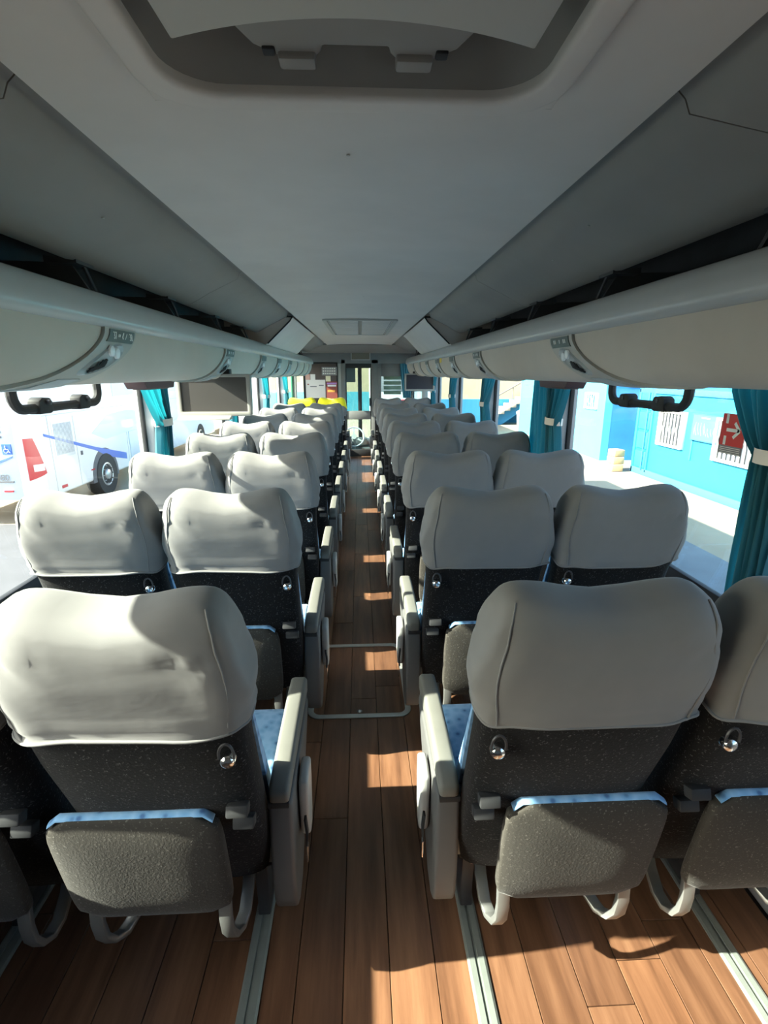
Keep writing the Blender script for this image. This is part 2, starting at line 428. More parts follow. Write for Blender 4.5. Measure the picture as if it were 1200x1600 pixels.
# ceiling: centre panel with the hatch opening, side panels, dark groove
HX, HY0, HY1 = 0.315, -0.75, 1.06
ce = empty('ceiling'); tag(ce, 'grey moulded ceiling of the bus', 'ceiling', kind='structure')
def zc(x): return 2.034 - 0.014 * (x / 0.555) ** 2
xs = [-0.555 + 1.11 * i / 20 for i in range(21)]
def centre(y0, y1, xa, xb, nx):
    mb = MB()
    X = [xa + (xb - xa) * i / nx for i in range(nx + 1)]
    mb.grid(lambda i, j: (X[i], (y0, y1)[j], zc(X[i])), nx + 1, 2)
    mb.grid(lambda i, j: (X[i], (y0, y1)[j], zc(X[i]) + 0.016), nx + 1, 2)
    for x in (xa, xb):
        mb.add([(x, y0, zc(x)), (x, y1, zc(x)), (x, y1, zc(x) + 0.016), (x, y0, zc(x) + 0.016)], [(0, 1, 2, 3)])
    for y in (y0, y1):
        mb.grid(lambda i, j: (X[i], y, zc(X[i]) + 0.016 * j), nx + 1, 2)
    return mb
# front piece has the rounded hatch cut-out: built as strips around it
centre(HY1 + 0.05, 9.35, -0.555, 0.555, 20).build('centre_panel', 'ceiling_plastic', ce)
centre(YB, HY1 + 0.05, -0.555, -HX - 0.05, 5).build('centre_panel', 'ceiling_plastic', ce)
centre(YB, HY1 + 0.05, HX + 0.05, 0.555, 5).build('centre_panel', 'ceiling_plastic', ce)
centre(YB, HY0 - 0.05, -HX - 0.05, HX + 0.05, 8).build('centre_panel', 'ceiling_plastic', ce)
SIDE = [(0.52, 2.062), (0.60, 2.058), (0.615, 2.045), (0.625, 2.02), (0.70, 1.985), (0.78, 1.948), (0.83, 1.92), (0.87, 1.90), (0.895, 1.893), (0.915, 1.895)]
for sx in (-1, 1):
    cuts = [YB, 1.10, 2.9, 4.75, 9.3]
    for a, b_ in zip(cuts[:-1], cuts[1:]):
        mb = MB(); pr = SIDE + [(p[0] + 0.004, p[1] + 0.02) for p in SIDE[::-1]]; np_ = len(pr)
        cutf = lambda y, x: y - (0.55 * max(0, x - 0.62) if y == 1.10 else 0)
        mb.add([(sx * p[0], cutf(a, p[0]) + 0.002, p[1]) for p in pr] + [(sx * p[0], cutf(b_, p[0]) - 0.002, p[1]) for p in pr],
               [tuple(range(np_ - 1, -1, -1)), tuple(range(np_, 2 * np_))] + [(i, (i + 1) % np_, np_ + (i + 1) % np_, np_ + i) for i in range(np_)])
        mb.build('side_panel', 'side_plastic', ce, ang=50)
for (x, y) in ((-0.02, 1.35), (0.70, 1.7), (-0.72, 1.65), (-0.68, 2.3), (0.74, 2.1), (0.03, 3.6)):
    z = zc(x) if abs(x) < 0.5 else 1.985 - (abs(x) - 0.70) * 0.46
    MB().lathe([(0.005, -0.002), (0.004, -0.003), (0.001, -0.0035)], (x, y, z), 'z', 10).build('screw_cap', 'unit_plastic', ce)
# front ceiling beyond the centre panel
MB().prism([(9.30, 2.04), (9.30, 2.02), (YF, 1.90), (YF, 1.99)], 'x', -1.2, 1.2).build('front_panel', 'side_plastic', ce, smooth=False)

# roof hatch over the camera
rh = empty('roof_hatch', (0, 0, 2.0)); tag(rh, 'roof escape hatch in a deep rounded recess overhead', 'hatch')
mb = MB(); cyc = (HY0 + HY1) / 2; hl = HY1 - HY0
ring_frame(mb, [(p[0], p[1]) for p in rrect(2 * HX + 0.10, hl + 0.10, 0.11, 8, 0, cyc)], [(p[0], p[1]) for p in rrect(2 * HX, hl, 0.09, 8, 0, cyc)], 'z', 0.012, 0.055)
mb.build('trim_ring', 'ceiling_plastic', rh, bev=0.010, seg=3)
mb = MB(); ring_frame(mb, rrect(2 * HX + 0.102, hl + 0.102, 0.0015, 8, 0, cyc), rrect(2 * HX + 0.08, hl + 0.08, 0.105, 8, 0, cyc), 'z', 0.0285, 0.05)
mb.build('corner_filler', 'ceiling_plastic', rh)
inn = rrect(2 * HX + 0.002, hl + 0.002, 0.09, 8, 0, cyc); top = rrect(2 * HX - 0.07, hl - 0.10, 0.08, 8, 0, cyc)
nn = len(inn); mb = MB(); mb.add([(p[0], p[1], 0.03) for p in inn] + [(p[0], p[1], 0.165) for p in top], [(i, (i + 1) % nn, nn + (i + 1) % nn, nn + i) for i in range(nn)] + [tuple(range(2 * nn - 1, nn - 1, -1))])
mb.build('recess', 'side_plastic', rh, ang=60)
# moulded lid fitting inside the recess
mb = MB(); ht = [(-0.19, 0.70), (-0.185, 0.90), (-0.165, 0.945), (-0.115, 0.985), (-0.07, 0.985), (-0.055, 0.965), (-0.05, 0.945), (0.05, 0.945), (0.055, 0.965), (0.07, 0.985), (0.115, 0.985), (0.165, 0.945), (0.185, 0.90), (0.19, 0.70)]
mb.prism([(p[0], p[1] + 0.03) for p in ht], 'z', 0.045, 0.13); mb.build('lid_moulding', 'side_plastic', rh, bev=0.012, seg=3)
for sx in (-1, 1):
    MB().span((sx * 0.065, 0.985, 0.034), (sx * 0.125, 1.018, 0.06)).build('latch_block', 'side_plastic', rh, bev=0.005)
    MB().span((sx * 0.128, 0.972, 0.040), (sx * 0.148, 0.992, 0.06)).build('latch_pin', 'black_plastic', rh, bev=0.003)
    MB().prism(rrect(0.10, 0.09, 0.04, 6, sx * 0.22, 0.86), 'z', 0.055, 0.12).build('hinge_cup', 'black_liner', rh, bev=0.006)
MB().span((-0.05, 0.853, 0.036), (0.05, 0.870, 0.05)).build('pull_slot', 'unit_plastic', rh, bev=0.003)
# curved cover plate under the rear part of the hatch
pts = []
for i in range(25):
    t = -1 + 2 * i / 24; pts.append((0.262 * t, 0.835 + 0.055 * t * t))
plate = [(0.262, -0.55)] + [(0.275, 0.5), ] + pts[::-1] + [(-0.275, 0.5), (-0.262, -0.55)]
mb = MB(); mb.prism(plate, 'z', 0.006, 0.024); mb.build('cover_plate', 'unit_plastic', rh, bev=0.004)

# far ceiling grille
cg = empty('ceiling_vent', (0.01, 5.95, 2.02)); tag(cg, 'wide air vent with two mesh panels in the far ceiling', 'vent')
mb = MB(); ring_frame(mb, rrect(0.70, 1.9, 0.04), rrect(0.62, 1.82, 0.03), 'z', -0.004, 0.016); mb.build('frame', 'unit_plastic', cg, bev=0.003)
for sx in (-1, 1):
    for k in range(14):
        MB().span((sx * 0.02, -0.86 + k * 0.125, -0.002), (sx * 0.29, -0.86 + k * 0.125 + 0.085, 0.006)).build('slat', 'ceiling_plastic', cg, bev=0.002)
MB().span((-0.30, -0.90, 0.007), (0.30, 0.90, 0.010)).build('backing', 'side_plastic', cg, smooth=False)

# fairings that close the rack opening further forward
for sx, sd in ((-1, 'left'), (1, 'right')):
    f = empty('air_duct', (sx * 0.85, 4.75, 1.78)); tag(f, 'pale angular air duct box closing the %s luggage rack opening' % sd, 'air duct')
    sec0 = [(0.57, 2.018), (0.60, 1.985), (0.80, 1.80), (0.84, 1.785), (1.19, 1.785), (1.19, 2.018)]
    sec1 = [(0.57, 2.018), (0.60, 2.00), (0.80, 1.80), (0.84, 1.785), (1.19, 1.785), (1.19, 2.018)]
    mb = MB(); k = len(sec0)
    A = [(sx * (p[0] - 0.85) , 0.0 + (0.05 if p[0] > 0.8 else 0.0), p[1] - 1.78) for p in sec0]; B = [(sx * (p[0] - 0.85), 2.3, p[1] - 1.78) for p in sec1]
    mb.add(A + B, [tuple(range(k - 1, -1, -1)), tuple(range(k, 2 * k))] + [(i, (i + 1) % k, k + (i + 1) % k, k + i) for i in range(k)])
    mb.build('casing', 'ceiling_plastic', f, bev=0.012, seg=3)
    mb = MB(); mb.tube([(sx * (p[0] - 0.85), p[1], p[2]) for p in ((0.575, -0.006, 0.242), (0.60, -0.006, 0.205), (0.80, 0.0, 0.02))], 0.006, 6)
    mb.build('gasket', 'rubber', f)
    MB().tube([(sx * -0.275, -0.006, 0.243), (sx * 0.30, 0.04, 0.243)], 0.007, 6).build('gasket', 'rubber', f)

# ------------------------------------------------------------------ luggage racks
RIM = [(0.875, 1.800), (0.845, 1.803), (0.825, 1.795), (0.808, 1.770), (0.798, 1.742), (0.794, 1.722), (0.798, 1.705), (0.810, 1.695), (0.828, 1.692), (0.875, 1.70)]
PAN = [(0.822, 1.698), (0.820, 1.672), (0.820, 1.645), (0.824, 1.612), (0.832, 1.578), (0.846, 1.545), (0.868, 1.522), (0.895, 1.513), (0.925, 1.522), (1.05, 1.615), (1.185, 1.715)]
def pan(t, off=0.0):
    t = max(0, min(0.9999, t)) * (len(PAN) - 1); i = int(t); fr = t - i
    x = PAN[i][0] + (PAN[i + 1][0] - PAN[i][0]) * fr; z = PAN[i][1] + (PAN[i + 1][1] - PAN[i][1]) * fr
    dx = PAN[i + 1][0] - PAN[i][0]; dz = PAN[i + 1][1] - PAN[i][1]; L = math.hypot(dx, dz)
    return x + off * (dz / L), z + off * (-dx / L)
def SL(t): return 1.15 * min(t, 0.78) ** 2
UL = [0.36, 1.89, 3.42, 4.6, 5.5, 6.35, 7.2, 8.05, 8.8]
UR = [0.60, 2.15, 3.70, 4.7, 5.6, 6.45, 7.3, 8.15]
YR1 = 9.2
def slab(sx, t0, t1, ya, yb, off, th, nt_=14, slant=0.0):
    mb = MB()
    def P(i, j, o):
        t = t0 + (t1 - t0) * i / (nt_ - 1); x, z = pan(t, o); y = (ya, yb)[j] - SL(t)
        return (sx * x, y, z)
    for o in (off, off - th): mb.grid(lambda i, j: P(i, j, o), nt_, 2)
    for j in (0, 1): mb.grid(lambda i, k: P(i, j, (off, off - th)[k]), nt_, 2)
    for i in (0, nt_ - 1): mb.grid(lambda j, k: P(i, j, (off, off - th)[k]), 2, 2)
    return mb
vent_me = {}
def rack(sx, sd, units, br0):
    r = empty('luggage_rack', (0, 0, 0)); tag(r, 'overhead luggage rack with reading lamps along the %s windows' % sd, 'luggage rack')
    MB().prism([(sx * p[0], p[1]) for p in RIM], 'y', YB, YR1).build('rim', 'rack_rim', r, ang=60)
    cuts = [YB] + units + [YR1]
    for i in range(len(cuts) - 1):
        a = cuts[i] + (0.12 if i else 0.71); b_ = cuts[i + 1] - (0.12 if i < len(cuts) - 2 else 0)
        slab(sx, 0.0, 1.0, a + 0.003, b_ - 0.003, 0.0, 0.012, 22, slant=0.05).build('rack_panel', 'rack_fabric', r, ang=50)
    MB().prism([(sx * p[0], p[1]) for p in ((0.87, 1.71), (0.87, 1.72), (1.17, 1.74), (1.18, 2.03), (1.19, 2.03), (1.19, 1.73))], 'y', YB, YR1).build('liner', 'black_liner', r, smooth=False)
    y = br0
    while y < 8.8:
        if not (4.6 < y < 7.2):
            mb = MB(); mb.prism([(sx * 0.87, 1.795), (sx * 0.93, 1.895), (sx * 1.17, 1.90), (sx * 1.17, 1.73), (sx * 1.05, 1.73)], 'y', y, y + 0.012)
            mb.prism([(sx * 0.885, 1.885), (sx * 0.885, 1.898), (sx * 0.985, 1.905), (sx * 0.985, 1.885)], 'y', y - 0.05, y + 0.06)
            mb.tube([(sx * 0.87, y + 0.05, 1.78), (sx * 0.90, y + 0.02, 1.89)], 0.007, 6)
            mb.build('bracket', 'bracket_black', r, smooth=False)
        y += 0.80
    for i, y in enumerate(units):
        u = slab(sx, 0.0, 1.0, y - 0.116, y + 0.116, 0.010, 0.016, 22, slant=0.05).build('service_unit', 'unit_plastic', r, ang=50)
        if y > 7: continue
        # number plate near the rim
        slab(sx, 0.035, 0.185, y - 0.088, y + 0.098, 0.0135, 0.004, 6, slant=0.05).build('number_plate', 'plate_grey', u)
        def on(t, dy, off):
            x, z = pan(t, off); return Vector((sx * x, y + dy - SL(t), z))
        # oval bezel
        mb = MB(); rows = []
        for k in range(28):
            a = 2 * PI * k / 28
            rows.append((0.345 + 0.15 * math.cos(a), 0.010 + 0.075 * math.sin(a)))
        c0 = on(0.345, 0.01, 0.016)
        mb.add([on(t, dy, 0.010) for t, dy in rows] + [on(0.345 + (t - 0.345) * 0.88, 0.01 + (dy - 0.01) * 0.86, 0.017) for t, dy in rows] + [on(0.345 + (t - 0.345) * 0.80, 0.01 + (dy - 0.01) * 0.76, 0.012) for t, dy in rows] + [on(0.345, 0.01, 0.013)],
               [(k, (k + 1) % 28, 28 + (k + 1) % 28, 28 + k) for k in range(28)] + [(28 + k, 28 + (k + 1) % 28, 56 + (k + 1) % 28, 56 + k) for k in range(28)] + [(56 + k, 56 + (k + 1) % 28, 84) for k in range(28)])
        mb.build('bezel', 'unit_bezel', u, ang=60)
        if y < 6:
            # vent of dark louvres and two lamp lenses
            for dy, hh in ((-0.022, 0.03), (-0.011, 0.05), (0.0, 0.06), (0.011, 0.05), (0.022, 0.03)):
                mb = MB(); mb.strip([on(0.40 - hh, dy, 0.017), on(0.40, dy, 0.021), on(0.40 + hh, dy, 0.017)], 0.0040, 0.002, (0, 1, 0)); mb.build('louvre', 'black_plastic', u, smooth=False)
            for t, dy in ((0.29, 0.030), (0.27, -0.020)):
                c = on(t, dy, 0.014); mb = MB()
                nrm = (on(t, dy, 0.02) - on(t, dy, 0.0)).normalized(); q = nrm.to_track_quat('Z', 'Y').to_matrix()
                ringv = []
                for rr, hh in ((0.019, 0.0), (0.017, 0.007), (0.010, 0.010)):
                    ringv += [c + q @ Vector((rr * math.cos(2 * PI * k / 14), rr * math.sin(2 * PI * k / 14), hh)) for k in range(14)]
                mb.add(ringv, [(a * 14 + k, a * 14 + (k + 1) % 14, (a + 1) * 14 + (k + 1) % 14, (a + 1) * 14 + k) for a in range(2) for k in range(14)] + [tuple(28 + k for k in range(14))])
                mb.build('reading_lamp', 'clear_lens', u)
        # slot further down
        slab(sx, 0.52, 0.66, y - 0.06, y + 0.055, 0.0125, 0.003, 6, slant=0.05).build('call_panel', 'unit_bezel', u)
        if y < 4:
            c = on(0.10, 0, 0.0145); nrm = (on(0.10, 0, 0.02) - on(0.10, 0, 0.0)).normalized()
            rt = Vector((0, -sx, 0)); up = nrm.cross(rt).normalized()
            R = Matrix((rt, up, nrm)).transposed().to_euler()
            yo = 0.05 * 0
            if sx < 0 and 1.5 < y < 2.2:
                for body, dy in (('37', -0.050), ('38', 0.070)):
                    text('number', body, 0.034, 'print_white', u, on(0.11, dy, 0.0142), R, sx=0.75)
                seat_icon = MB()
                for dy in (0.008,):
                    p0, p1, p2 = on(0.065, dy, 0.0148), on(0.115, dy - 0.004, 0.0148), on(0.14, dy + 0.006, 0.0148)
                    seat_icon.strip([p0, p1, p2], 0.0035, 0.0006, (0, 1, 0))
                for dy in (-0.025, -0.016):
                    seat_icon.strip([on(0.09, dy, 0.0148), on(0.12, dy, 0.0148)], 0.003, 0.0006, (0, 1, 0))
                seat_icon.strip([on(0.07, 0.034, 0.0148), on(0.14, 0.030, 0.0148)], 0.002, 0.0006, (0, 1, 0))
                seat_icon.build('seat_icon', 'print_white', u, smooth=False)
            else:
                mk = MB()
                for dy in (-0.055, -0.04, 0.0, 0.045, 0.06):
                    mk.strip([on(0.075, dy, 0.0148), on(0.13, dy, 0.0148)], 0.004, 0.0006, (0, 1, 0))
                mk.build('seat_icon', 'print_white', u, smooth=False)
    return r
rl = rack(-1, 'left', UL, 1.85); rr_ = rack(1, 'right', UR, 1.15)
x, z = pan(0.12, 0.004); o = MB().box((x, 5.35, z + 0.01), (0.004, 0.10, 0.05)).build('reflector', 'yellow_mark', rr_, bev=0.001)

# ------------------------------------------------------------------ emergency exit handles on the windows
for sx, sd, y0, y1 in ((-1, 'left', 1.77, 2.34), (1, 'right', 1.77, 2.33)):
    h = empty('emergency_handle', (sx * 1.14, (y0 + y1) / 2, 1.43)); tag(h, 'black U-shaped emergency exit bar hanging across the %s window' % sd, 'handle')
    L = (y1 - y0) / 2; P = []
    P += [(0, -L, 0.10), (0, -L, 0.05)]
    for k in range(6): a = PI + PI / 2 * k / 5; P.append((0, -L + 0.05 + 0.05 * math.cos(a), 0.05 + 0.05 * math.sin(a)))
    for k in range(6): a = 1.5 * PI + PI / 2 * k / 5; P.append((0, L - 0.05 + 0.05 * math.cos(a), 0.05 + 0.05 * math.sin(a)))
    P += [(0, L, 0.05), (0, L, 0.10)]
    MB().tube(P, 0.017, 10).build('bar', 'black_plastic', h)
    for yy in (-L + 0.15, L - 0.15):
        MB().prism([(yy - 0.045, -0.02), (yy - 0.04, 0.028), (yy - 0.02, 0.038), (yy + 0.03, 0.034), (yy + 0.045, 0.0), (yy + 0.03, -0.02)], 'x', -0.023, 0.023).build('clamp', 'black_plastic', h, bev=0.006)
        MB().lathe([(0.009, 0.0), (0.009, 0.01), (0.005, 0.014)], (-sx * 0.026, yy, 0.02), 'x', 10).build('screw', 'dark_metal', h)
# pelmets
for sx, sd, y in ((-1, 'left', 2.72), (1, 'right', 2.72)):
    o = empty('curtain_pelmet', (sx * 1.06, y, 1.5)); tag(o, 'dark brown pelmet under the %s rack beside the tied curtain' % sd, 'pelmet')
    MB().prism([(-0.20, 0.015), (-0.16, -0.025), (0.20, -0.025), (0.22, 0.015)], 'x', -0.05, 0.05).build('housing', 'pelmet_brown', o, bev=0.006)
    MB().span((-0.035, -0.13, -0.029), (0.035, 0.16, -0.024)).build('lens', 'poster_dark', o, bev=0.002)  # flat dark strip under the pelmet, no lamp

# ------------------------------------------------------------------ curtains
def curtain(sx, yp, ydir, wtop, label, ztie=1.28, wt=0.11, folds=7, wb=None, tie=True, wall_off=1.125):
    """hangs beside the pillar at yp, spreading towards ydir"""
    c = empty('curtain', (sx * wall_off, yp, 0.74)); tag(c, label, 'curtain', 'teal window curtains')
    wb = wb or wtop * 0.62
    NU, NV = folds * 8 + 1, 26; zt, zb = 1.60, 0.755
    def W(z):
        if not tie: return wtop
        if z > ztie:
            t = min(1, (z - ztie) / (1.5 - ztie)); return wt + (wtop - wt) * (t ** 0.8)
        t = (ztie - z) / (ztie - zb); return wt + (wb - wt) * min(1, t * 1.9) ** 0.7
    def fn(i, j):
        u = i / (NU - 1); z = zt + (zb - zt) * j / (NV - 1); w = W(z)
        amp = 0.020 + 0.012 * (1 - w / wtop)
        xx = amp * math.sin(u * folds * 2 * PI + 0.5 * math.sin(z * 4 + yp)) + 0.006 * math.sin(u * 17 + z * 6)
        return (sx * xx, ydir * (-0.02 + u * (w + 0.05)), z - 0.74)
    MB().grid(fn, NU, NV).build('cloth', 'teal_curtain', c, ang=180)
    if tie:
        mb = MB(); pts = []
        for k in range(20):
            a = 2 * PI * k / 20; pts.append((0.042 * math.cos(a), ydir * (0.005 + wt / 2) + (wt / 2 + 0.037) * math.sin(a), ztie - 0.74))
        n0 = len(pts); mb.add([(p[0], p[1], p[2] - 0.02) for p in pts] + [(p[0], p[1], p[2] + 0.02) for p in pts], [(k, (k + 1) % n0, n0 + (k + 1) % n0, n0 + k) for k in range(n0)])
        mb.build('tie_band', 'tie_white', c)
    return c
curtain(-1, 3.08, -1, 0.30, 'teal curtain tied with a white band before the left television')
curtain(-1, 4.75, -1, 0.20, 'teal curtain seen under the left television')
curtain(-1, 6.45, -1, 0.26, 'teal curtain tied just beyond the left television', wb=0.24)
curtain(-1, 8.15, -1, 0.30, 'farthest teal curtain by the left windows')
curtain(-1, 1.30, -1, 0.22, 'teal curtain by the left window beside the nearest row', wb=0.16)
curtain(1, 1.30, 1, 0.20, 'nearest teal curtain at the right edge, tied low beside the red sign', ztie=1.33, wt=0.05, wb=0.06)
curtain(1, 3.03, -1, 0.23, 'teal curtain tied with a pale band before the right pillar', wb=0.18)
curtain(1, 3.03, 1, 0.26, 'untied straight teal curtain behind the right pillar', tie=False)
curtain(1, 4.75, -1, 0.36, 'tied teal curtain beside the yard stairs on the right', wb=0.34)
curtain(1, 6.45, -1, 0.34, 'second farthest tied teal curtain by the right windows', wb=0.3)
curtain(1, 8.15, -1, 0.36, 'farthest tied teal curtain by the right windows', wb=0.32)
o = empty('belt_cutter', (1.14, 3.02, 1.38)); tag(o, 'small pale capsule hanging on the right pillar between two curtains', 'safety device')
MB().tube([(0, 0, -0.055), (0, 0, -0.04), (0, 0, 0.04), (0, 0, 0.055)], [0.008, 0.014, 0.014, 0.008], 10).build('capsule', 'unit_plastic', o)
MB().tube([(0, 0, 0.055), (0, 0.004, 0.11)], 0.004, 6).build('cord', 'black_plastic', o)

# red emergency sticker on the right window
st = empty('exit_sticker', (1.205, 1.615, 1.355)); tag(st, 'red emergency exit sticker with a white arrow on the right window', 'sticker')
MB().span((-0.0010, -0.054, -0.035), (0.0, 0.054, 0.068)).build('red_field', 'sign_red', st, smooth=False)
MB().span((-0.0010, -0.054, -0.062), (0.0, 0.054, -0.035)).build('text_strip', 'slot_grey', st, smooth=False)
ar = MB()
def q2(a, b_, w):   # flat stroke on the sticker (y,z)
    d = Vector((b_[0] - a[0], b_[1] - a[1])).normalized(); p = Vector((-d.y, d.x)) * w / 2
    ar.add([(-0.0016, a[0] + p.x, a[1] + p.y), (-0.0016, b_[0] + p.x, b_[1] + p.y), (-0.0016, b_[0] - p.x, b_[1] - p.y), (-0.0016, a[0] - p.x, a[1] - p.y)], [(0, 1, 2, 3)])
q2((0.028, 0.016), (-0.028, 0.016), 0.011); q2((-0.032, 0.016), (-0.006, 0.040), 0.011); q2((-0.032, 0.016), (-0.006, -0.008), 0.011)
q2((0.030, 0.066), (0.030, 0.036), 0.012); q2((0.030, -0.004), (0.030, -0.033), 0.012)
ar.build('arrow', 'print_white', st, smooth=False)
tl = MB()
for k in range(4): tl.add([(-0.0016, 0.047, -0.040 - k * 0.006), (-0.0016, -0.047, -0.040 - k * 0.006), (-0.0016, -0.047, -0.042 - k * 0.006), (-0.0016, 0.047, -0.042 - k * 0.006)], [(0, 1, 2, 3)])
tl.build('fine_print', 'tie_white', st, smooth=False)

# ------------------------------------------------------------------ televisions
def tv(x, y, label, scr, face, w=0.455, h=0.255, zt=1.545):
    t = empty('television', (x, y, zt - h)); tag(t, label, 'television')
    mb = MB(); ring_frame(mb, rrect(w, h, 0.014, 3, 0, h / 2), rrect(w - 0.05, h - 0.045, 0.006, 3, 0, h / 2 + 0.004), 'y', -0.004, 0.022); mb.build('bezel', face, t, bev=0.003)
    MB().span((-w / 2 + 0.02, 0.006, 0.015), (w / 2 - 0.02, 0.012, h - 0.015)).build('screen', scr, t, smooth=False)
    MB().prism([(0.020, 0.0), (0.020, h), (0.09, h), (0.07, 0.05), (0.045, 0.0)], 'x', -w / 2 + 0.006, w / 2 - 0.006).build('housing', face, t, bev=0.008)
    MB().span((-0.10, 0.03, h - 0.005), (0.10, 0.085, h + 0.03)).build('hanger', 'dark_metal', t, bev=0.004)
    return t
t1 = tv(-0.905, 3.3, 'drop-down television with a grey screen under the left rack', 'screen_grey', 'frame_light')
MB().prism([(-0.055, -0.02), (-0.05, -0.008), (0.0, 0.004), (0.02, -0.004), (0.02, -0.02)], 'x', -0.22, 0.10).build('lower_lip', 'unit_plastic', t1, bev=0.003)
tv(0.90, 7.9, 'small dark-screened television under the far right rack', 'screen_dark', 'frame_light')

# ------------------------------------------------------------------ seats
RC = math.radians(20); OY, OZ = -0.042, 1.178
DY, DZ = math.sin(RC), -math.cos(RC); NY, NZ = -math.cos(RC), -math.sin(RC)
def lerp_tab(tab, s):
    if s <= tab[0][0]: return tab[0][1]
    for (a, va), (b_, vb) in zip(tab[:-1], tab[1:]):
        if s <= b_:
            t = (s - a) / (b_ - a); t = t * t * (3 - 2 * t) * 0.5 + t * 0.5; return va + (vb - va) * t
    return tab[-1][1]
WT = [(0.0, 0.190), (0.04, 0.204), (0.09, 0.217), (0.14, 0.222), (0.18, 0.221), (0.24, 0.212), (0.30, 0.204), (0.36, 0.202), (0.5, 0.200), (0.75, 0.196), (0.9, 0.185)]
BT = [(0.0, 0.055), (0.06, 0.070), (0.14, 0.076), (0.24, 0.074), (0.34, 0.064), (0.5, 0.060), (0.8, 0.062), (0.9, 0.055)]
def s_top(x):
    a = abs(x)
    v = 0.027 * math.cos(min(a / 0.150, 1) * PI) * 0.5 + 0.0135
    if a > 0.150: v += 0.075 * ((a - 0.150) / 0.072) ** 2.2
    return v
def spt(x, s, n, gx=0.0): return (x, OY + DY * s + NY * n + 0.16 * max(0.0, 0.34 - s), OZ + DZ * s + NZ * n * (0.45 if s < 0.2 else 0.45 + 0.55 * min(1, (s - 0.2) / 0.2)))
def sgn_pow(c, e): return math.copysign(abs(c) ** e, c)
def shell(NU, s_list, off, extra=None, smax_round=0.046):
    """closed tube of a back; s_list = heights below the rounding; extra(phi,s)->offset"""
    rings = []
    for k in range(7):
        al = PI / 2 * (1 - k / 7.0)   # pi/2 top -> 0
        rings.append(('r', al))
    for s in s_list: rings.append(('s', s))
    def fn(i, j):
        phi = 2 * PI * i / NU; cx, cn = sgn_pow(math.cos(phi), 0.50), sgn_pow(math.sin(phi), 0.52)
        kind, val = rings[j]
        if kind == 'r':
            sc = math.cos(val) ** 0.5 if val < PI / 2 - 1e-6 else 0.0
            w = lerp_tab(WT, 0.02 + smax_round * (1 - math.sin(val))) + off
            x = w * cx * (1 - 0.03 * math.sin(val)); s = s_top(x) + smax_round * (1 - math.sin(val)) - off
            n_ = lerp_tab(BT, s) * cn * sc + off * cn * sc
        else:
            w = lerp_tab(WT, val) + off; x = w * cx
            st_ = s_top(x) + smax_round; s = val if val > 0.22 else st_ + (0.22 - st_) * max(0, (val - smax_round)) / (0.22 - smax_round)
            n_ = (lerp_tab(BT, s) + off) * cn
        if extra:
            e = extra(phi, s, x) * (sc if kind == 'r' else 1); x += e * math.cos(phi); n_ += e * math.sin(phi)
        return spt(x, s, n_)
    return fn, len(rings)
MC = {}
def cached(key, fn):
    if key not in MC: MC[key] = fn()
    return MC[key]
def back_mesh(mir):
    sl = [0.06, 0.12, 0.2, 0.3, 0.36, 0.42, 0.5, 0.6, 0.7, 0.78, 0.84, 0.875, 0.89]
    fn, nv = shell(36, sl, 0.0)
    mb = MB(); mb.grid(fn, 36, nv, wrap=True, cap1=True); return mb.mesh('backrest', 'back_carpet', mirror=mir, ang=70)
def cover_mesh(mir, var, matname):
    rnd = random.Random(11 + var); ph = [rnd.uniform(0, 6.28) for _ in range(8)]
    hem = 0.268
    sl = [0.06 + (hem - 0.06) * k / 16 for k in range(17)]
    def extra(phi, s, x):
        rear = max(0, math.sin(phi)); side = abs(math.cos(phi))
        e = 0.0022 * math.sin(phi * 5 + ph[0] + s * 11) + 0.0016 * math.sin(phi * 9 + ph[1] - s * 23)
        # gathers along the rear top crease
        e += 0.0032 * rear ** 3 * math.exp(-((s - 0.075) / 0.018) ** 2) * math.sin(x * 230 + ph[2])
        # horizontal folds near the hem
        e += 0.004 * max(0, (s - 0.19) / 0.08) ** 2 * math.sin(s * 190 + phi * 1.3 + ph[3])
        # puckers at the top corners
        e += 0.003 * rear * math.exp(-((abs(x) - 0.165) / 0.035) ** 2 - ((s - 0.08) / 0.04) ** 2) * math.sin((abs(x) * 1.0 + s) * 110 + ph[4])
        return e
    fn, nv = shell(72, sl, 0.007, extra)
    def fn2(i, j):
        p = Vector(fn(i, j))
        if j == nv - 1:
            phi = 2 * PI * i / 72; d = 0.006 * math.sin(phi * 2 + ph[5]) + 0.004 * math.sin(phi * 5 + ph[6]); p += Vector((0, DY * d, DZ * d))
        return p
    mb = MB(); mb.grid(fn2, 72, nv, wrap=True)
    # folded hem: thin roll
    hemring = [fn2(i, nv - 1) for i in range(72)]
    mb.tube(hemring, 0.0035, 6, closed=True)
    return mb.mesh('seat_cover', matname, mirror=mir, ang=70)
def seam_mesh(mir, matname, i):
    fn, nv = shell(72, [0.06, 0.10, 0.15, 0.2, 0.23, 0.266], 0.0082)
    mb = MB()
    mb.tube([fn(i, j) for j in range(2, nv)], 0.0018, 5)
    return mb.mesh('seam', matname, mirror=mir)
def front_mesh(mir):
    mb = MB(); NU, NV = 14, 14
    def fn(i, j, d):
        u = -1 + 2 * i / (NU - 1); s = 0.30 + 0.52 * j / (NV - 1); x = 0.194 * u
        n_ = -0.058 - d * (1 - 0.5 * u * u) - 0.012 * d / 0.05 * math.cos(s * 9)
        return spt(x, s, n_)
    for d in (0.0, 0.045): mb.grid(lambda i, j: fn(i, j, d), NU, NV)
    for i in (0, NU - 1): mb.grid(lambda k, j: fn(i, j, (0, 0.045)[k]), 2, NV)
    for j in (0, NV - 1): mb.grid(lambda i, k: fn(i, j, (0, 0.045)[k]), NU, 2)
    return mb.mesh('backrest_pad', 'blue_cloth', mirror=mir, ang=60)
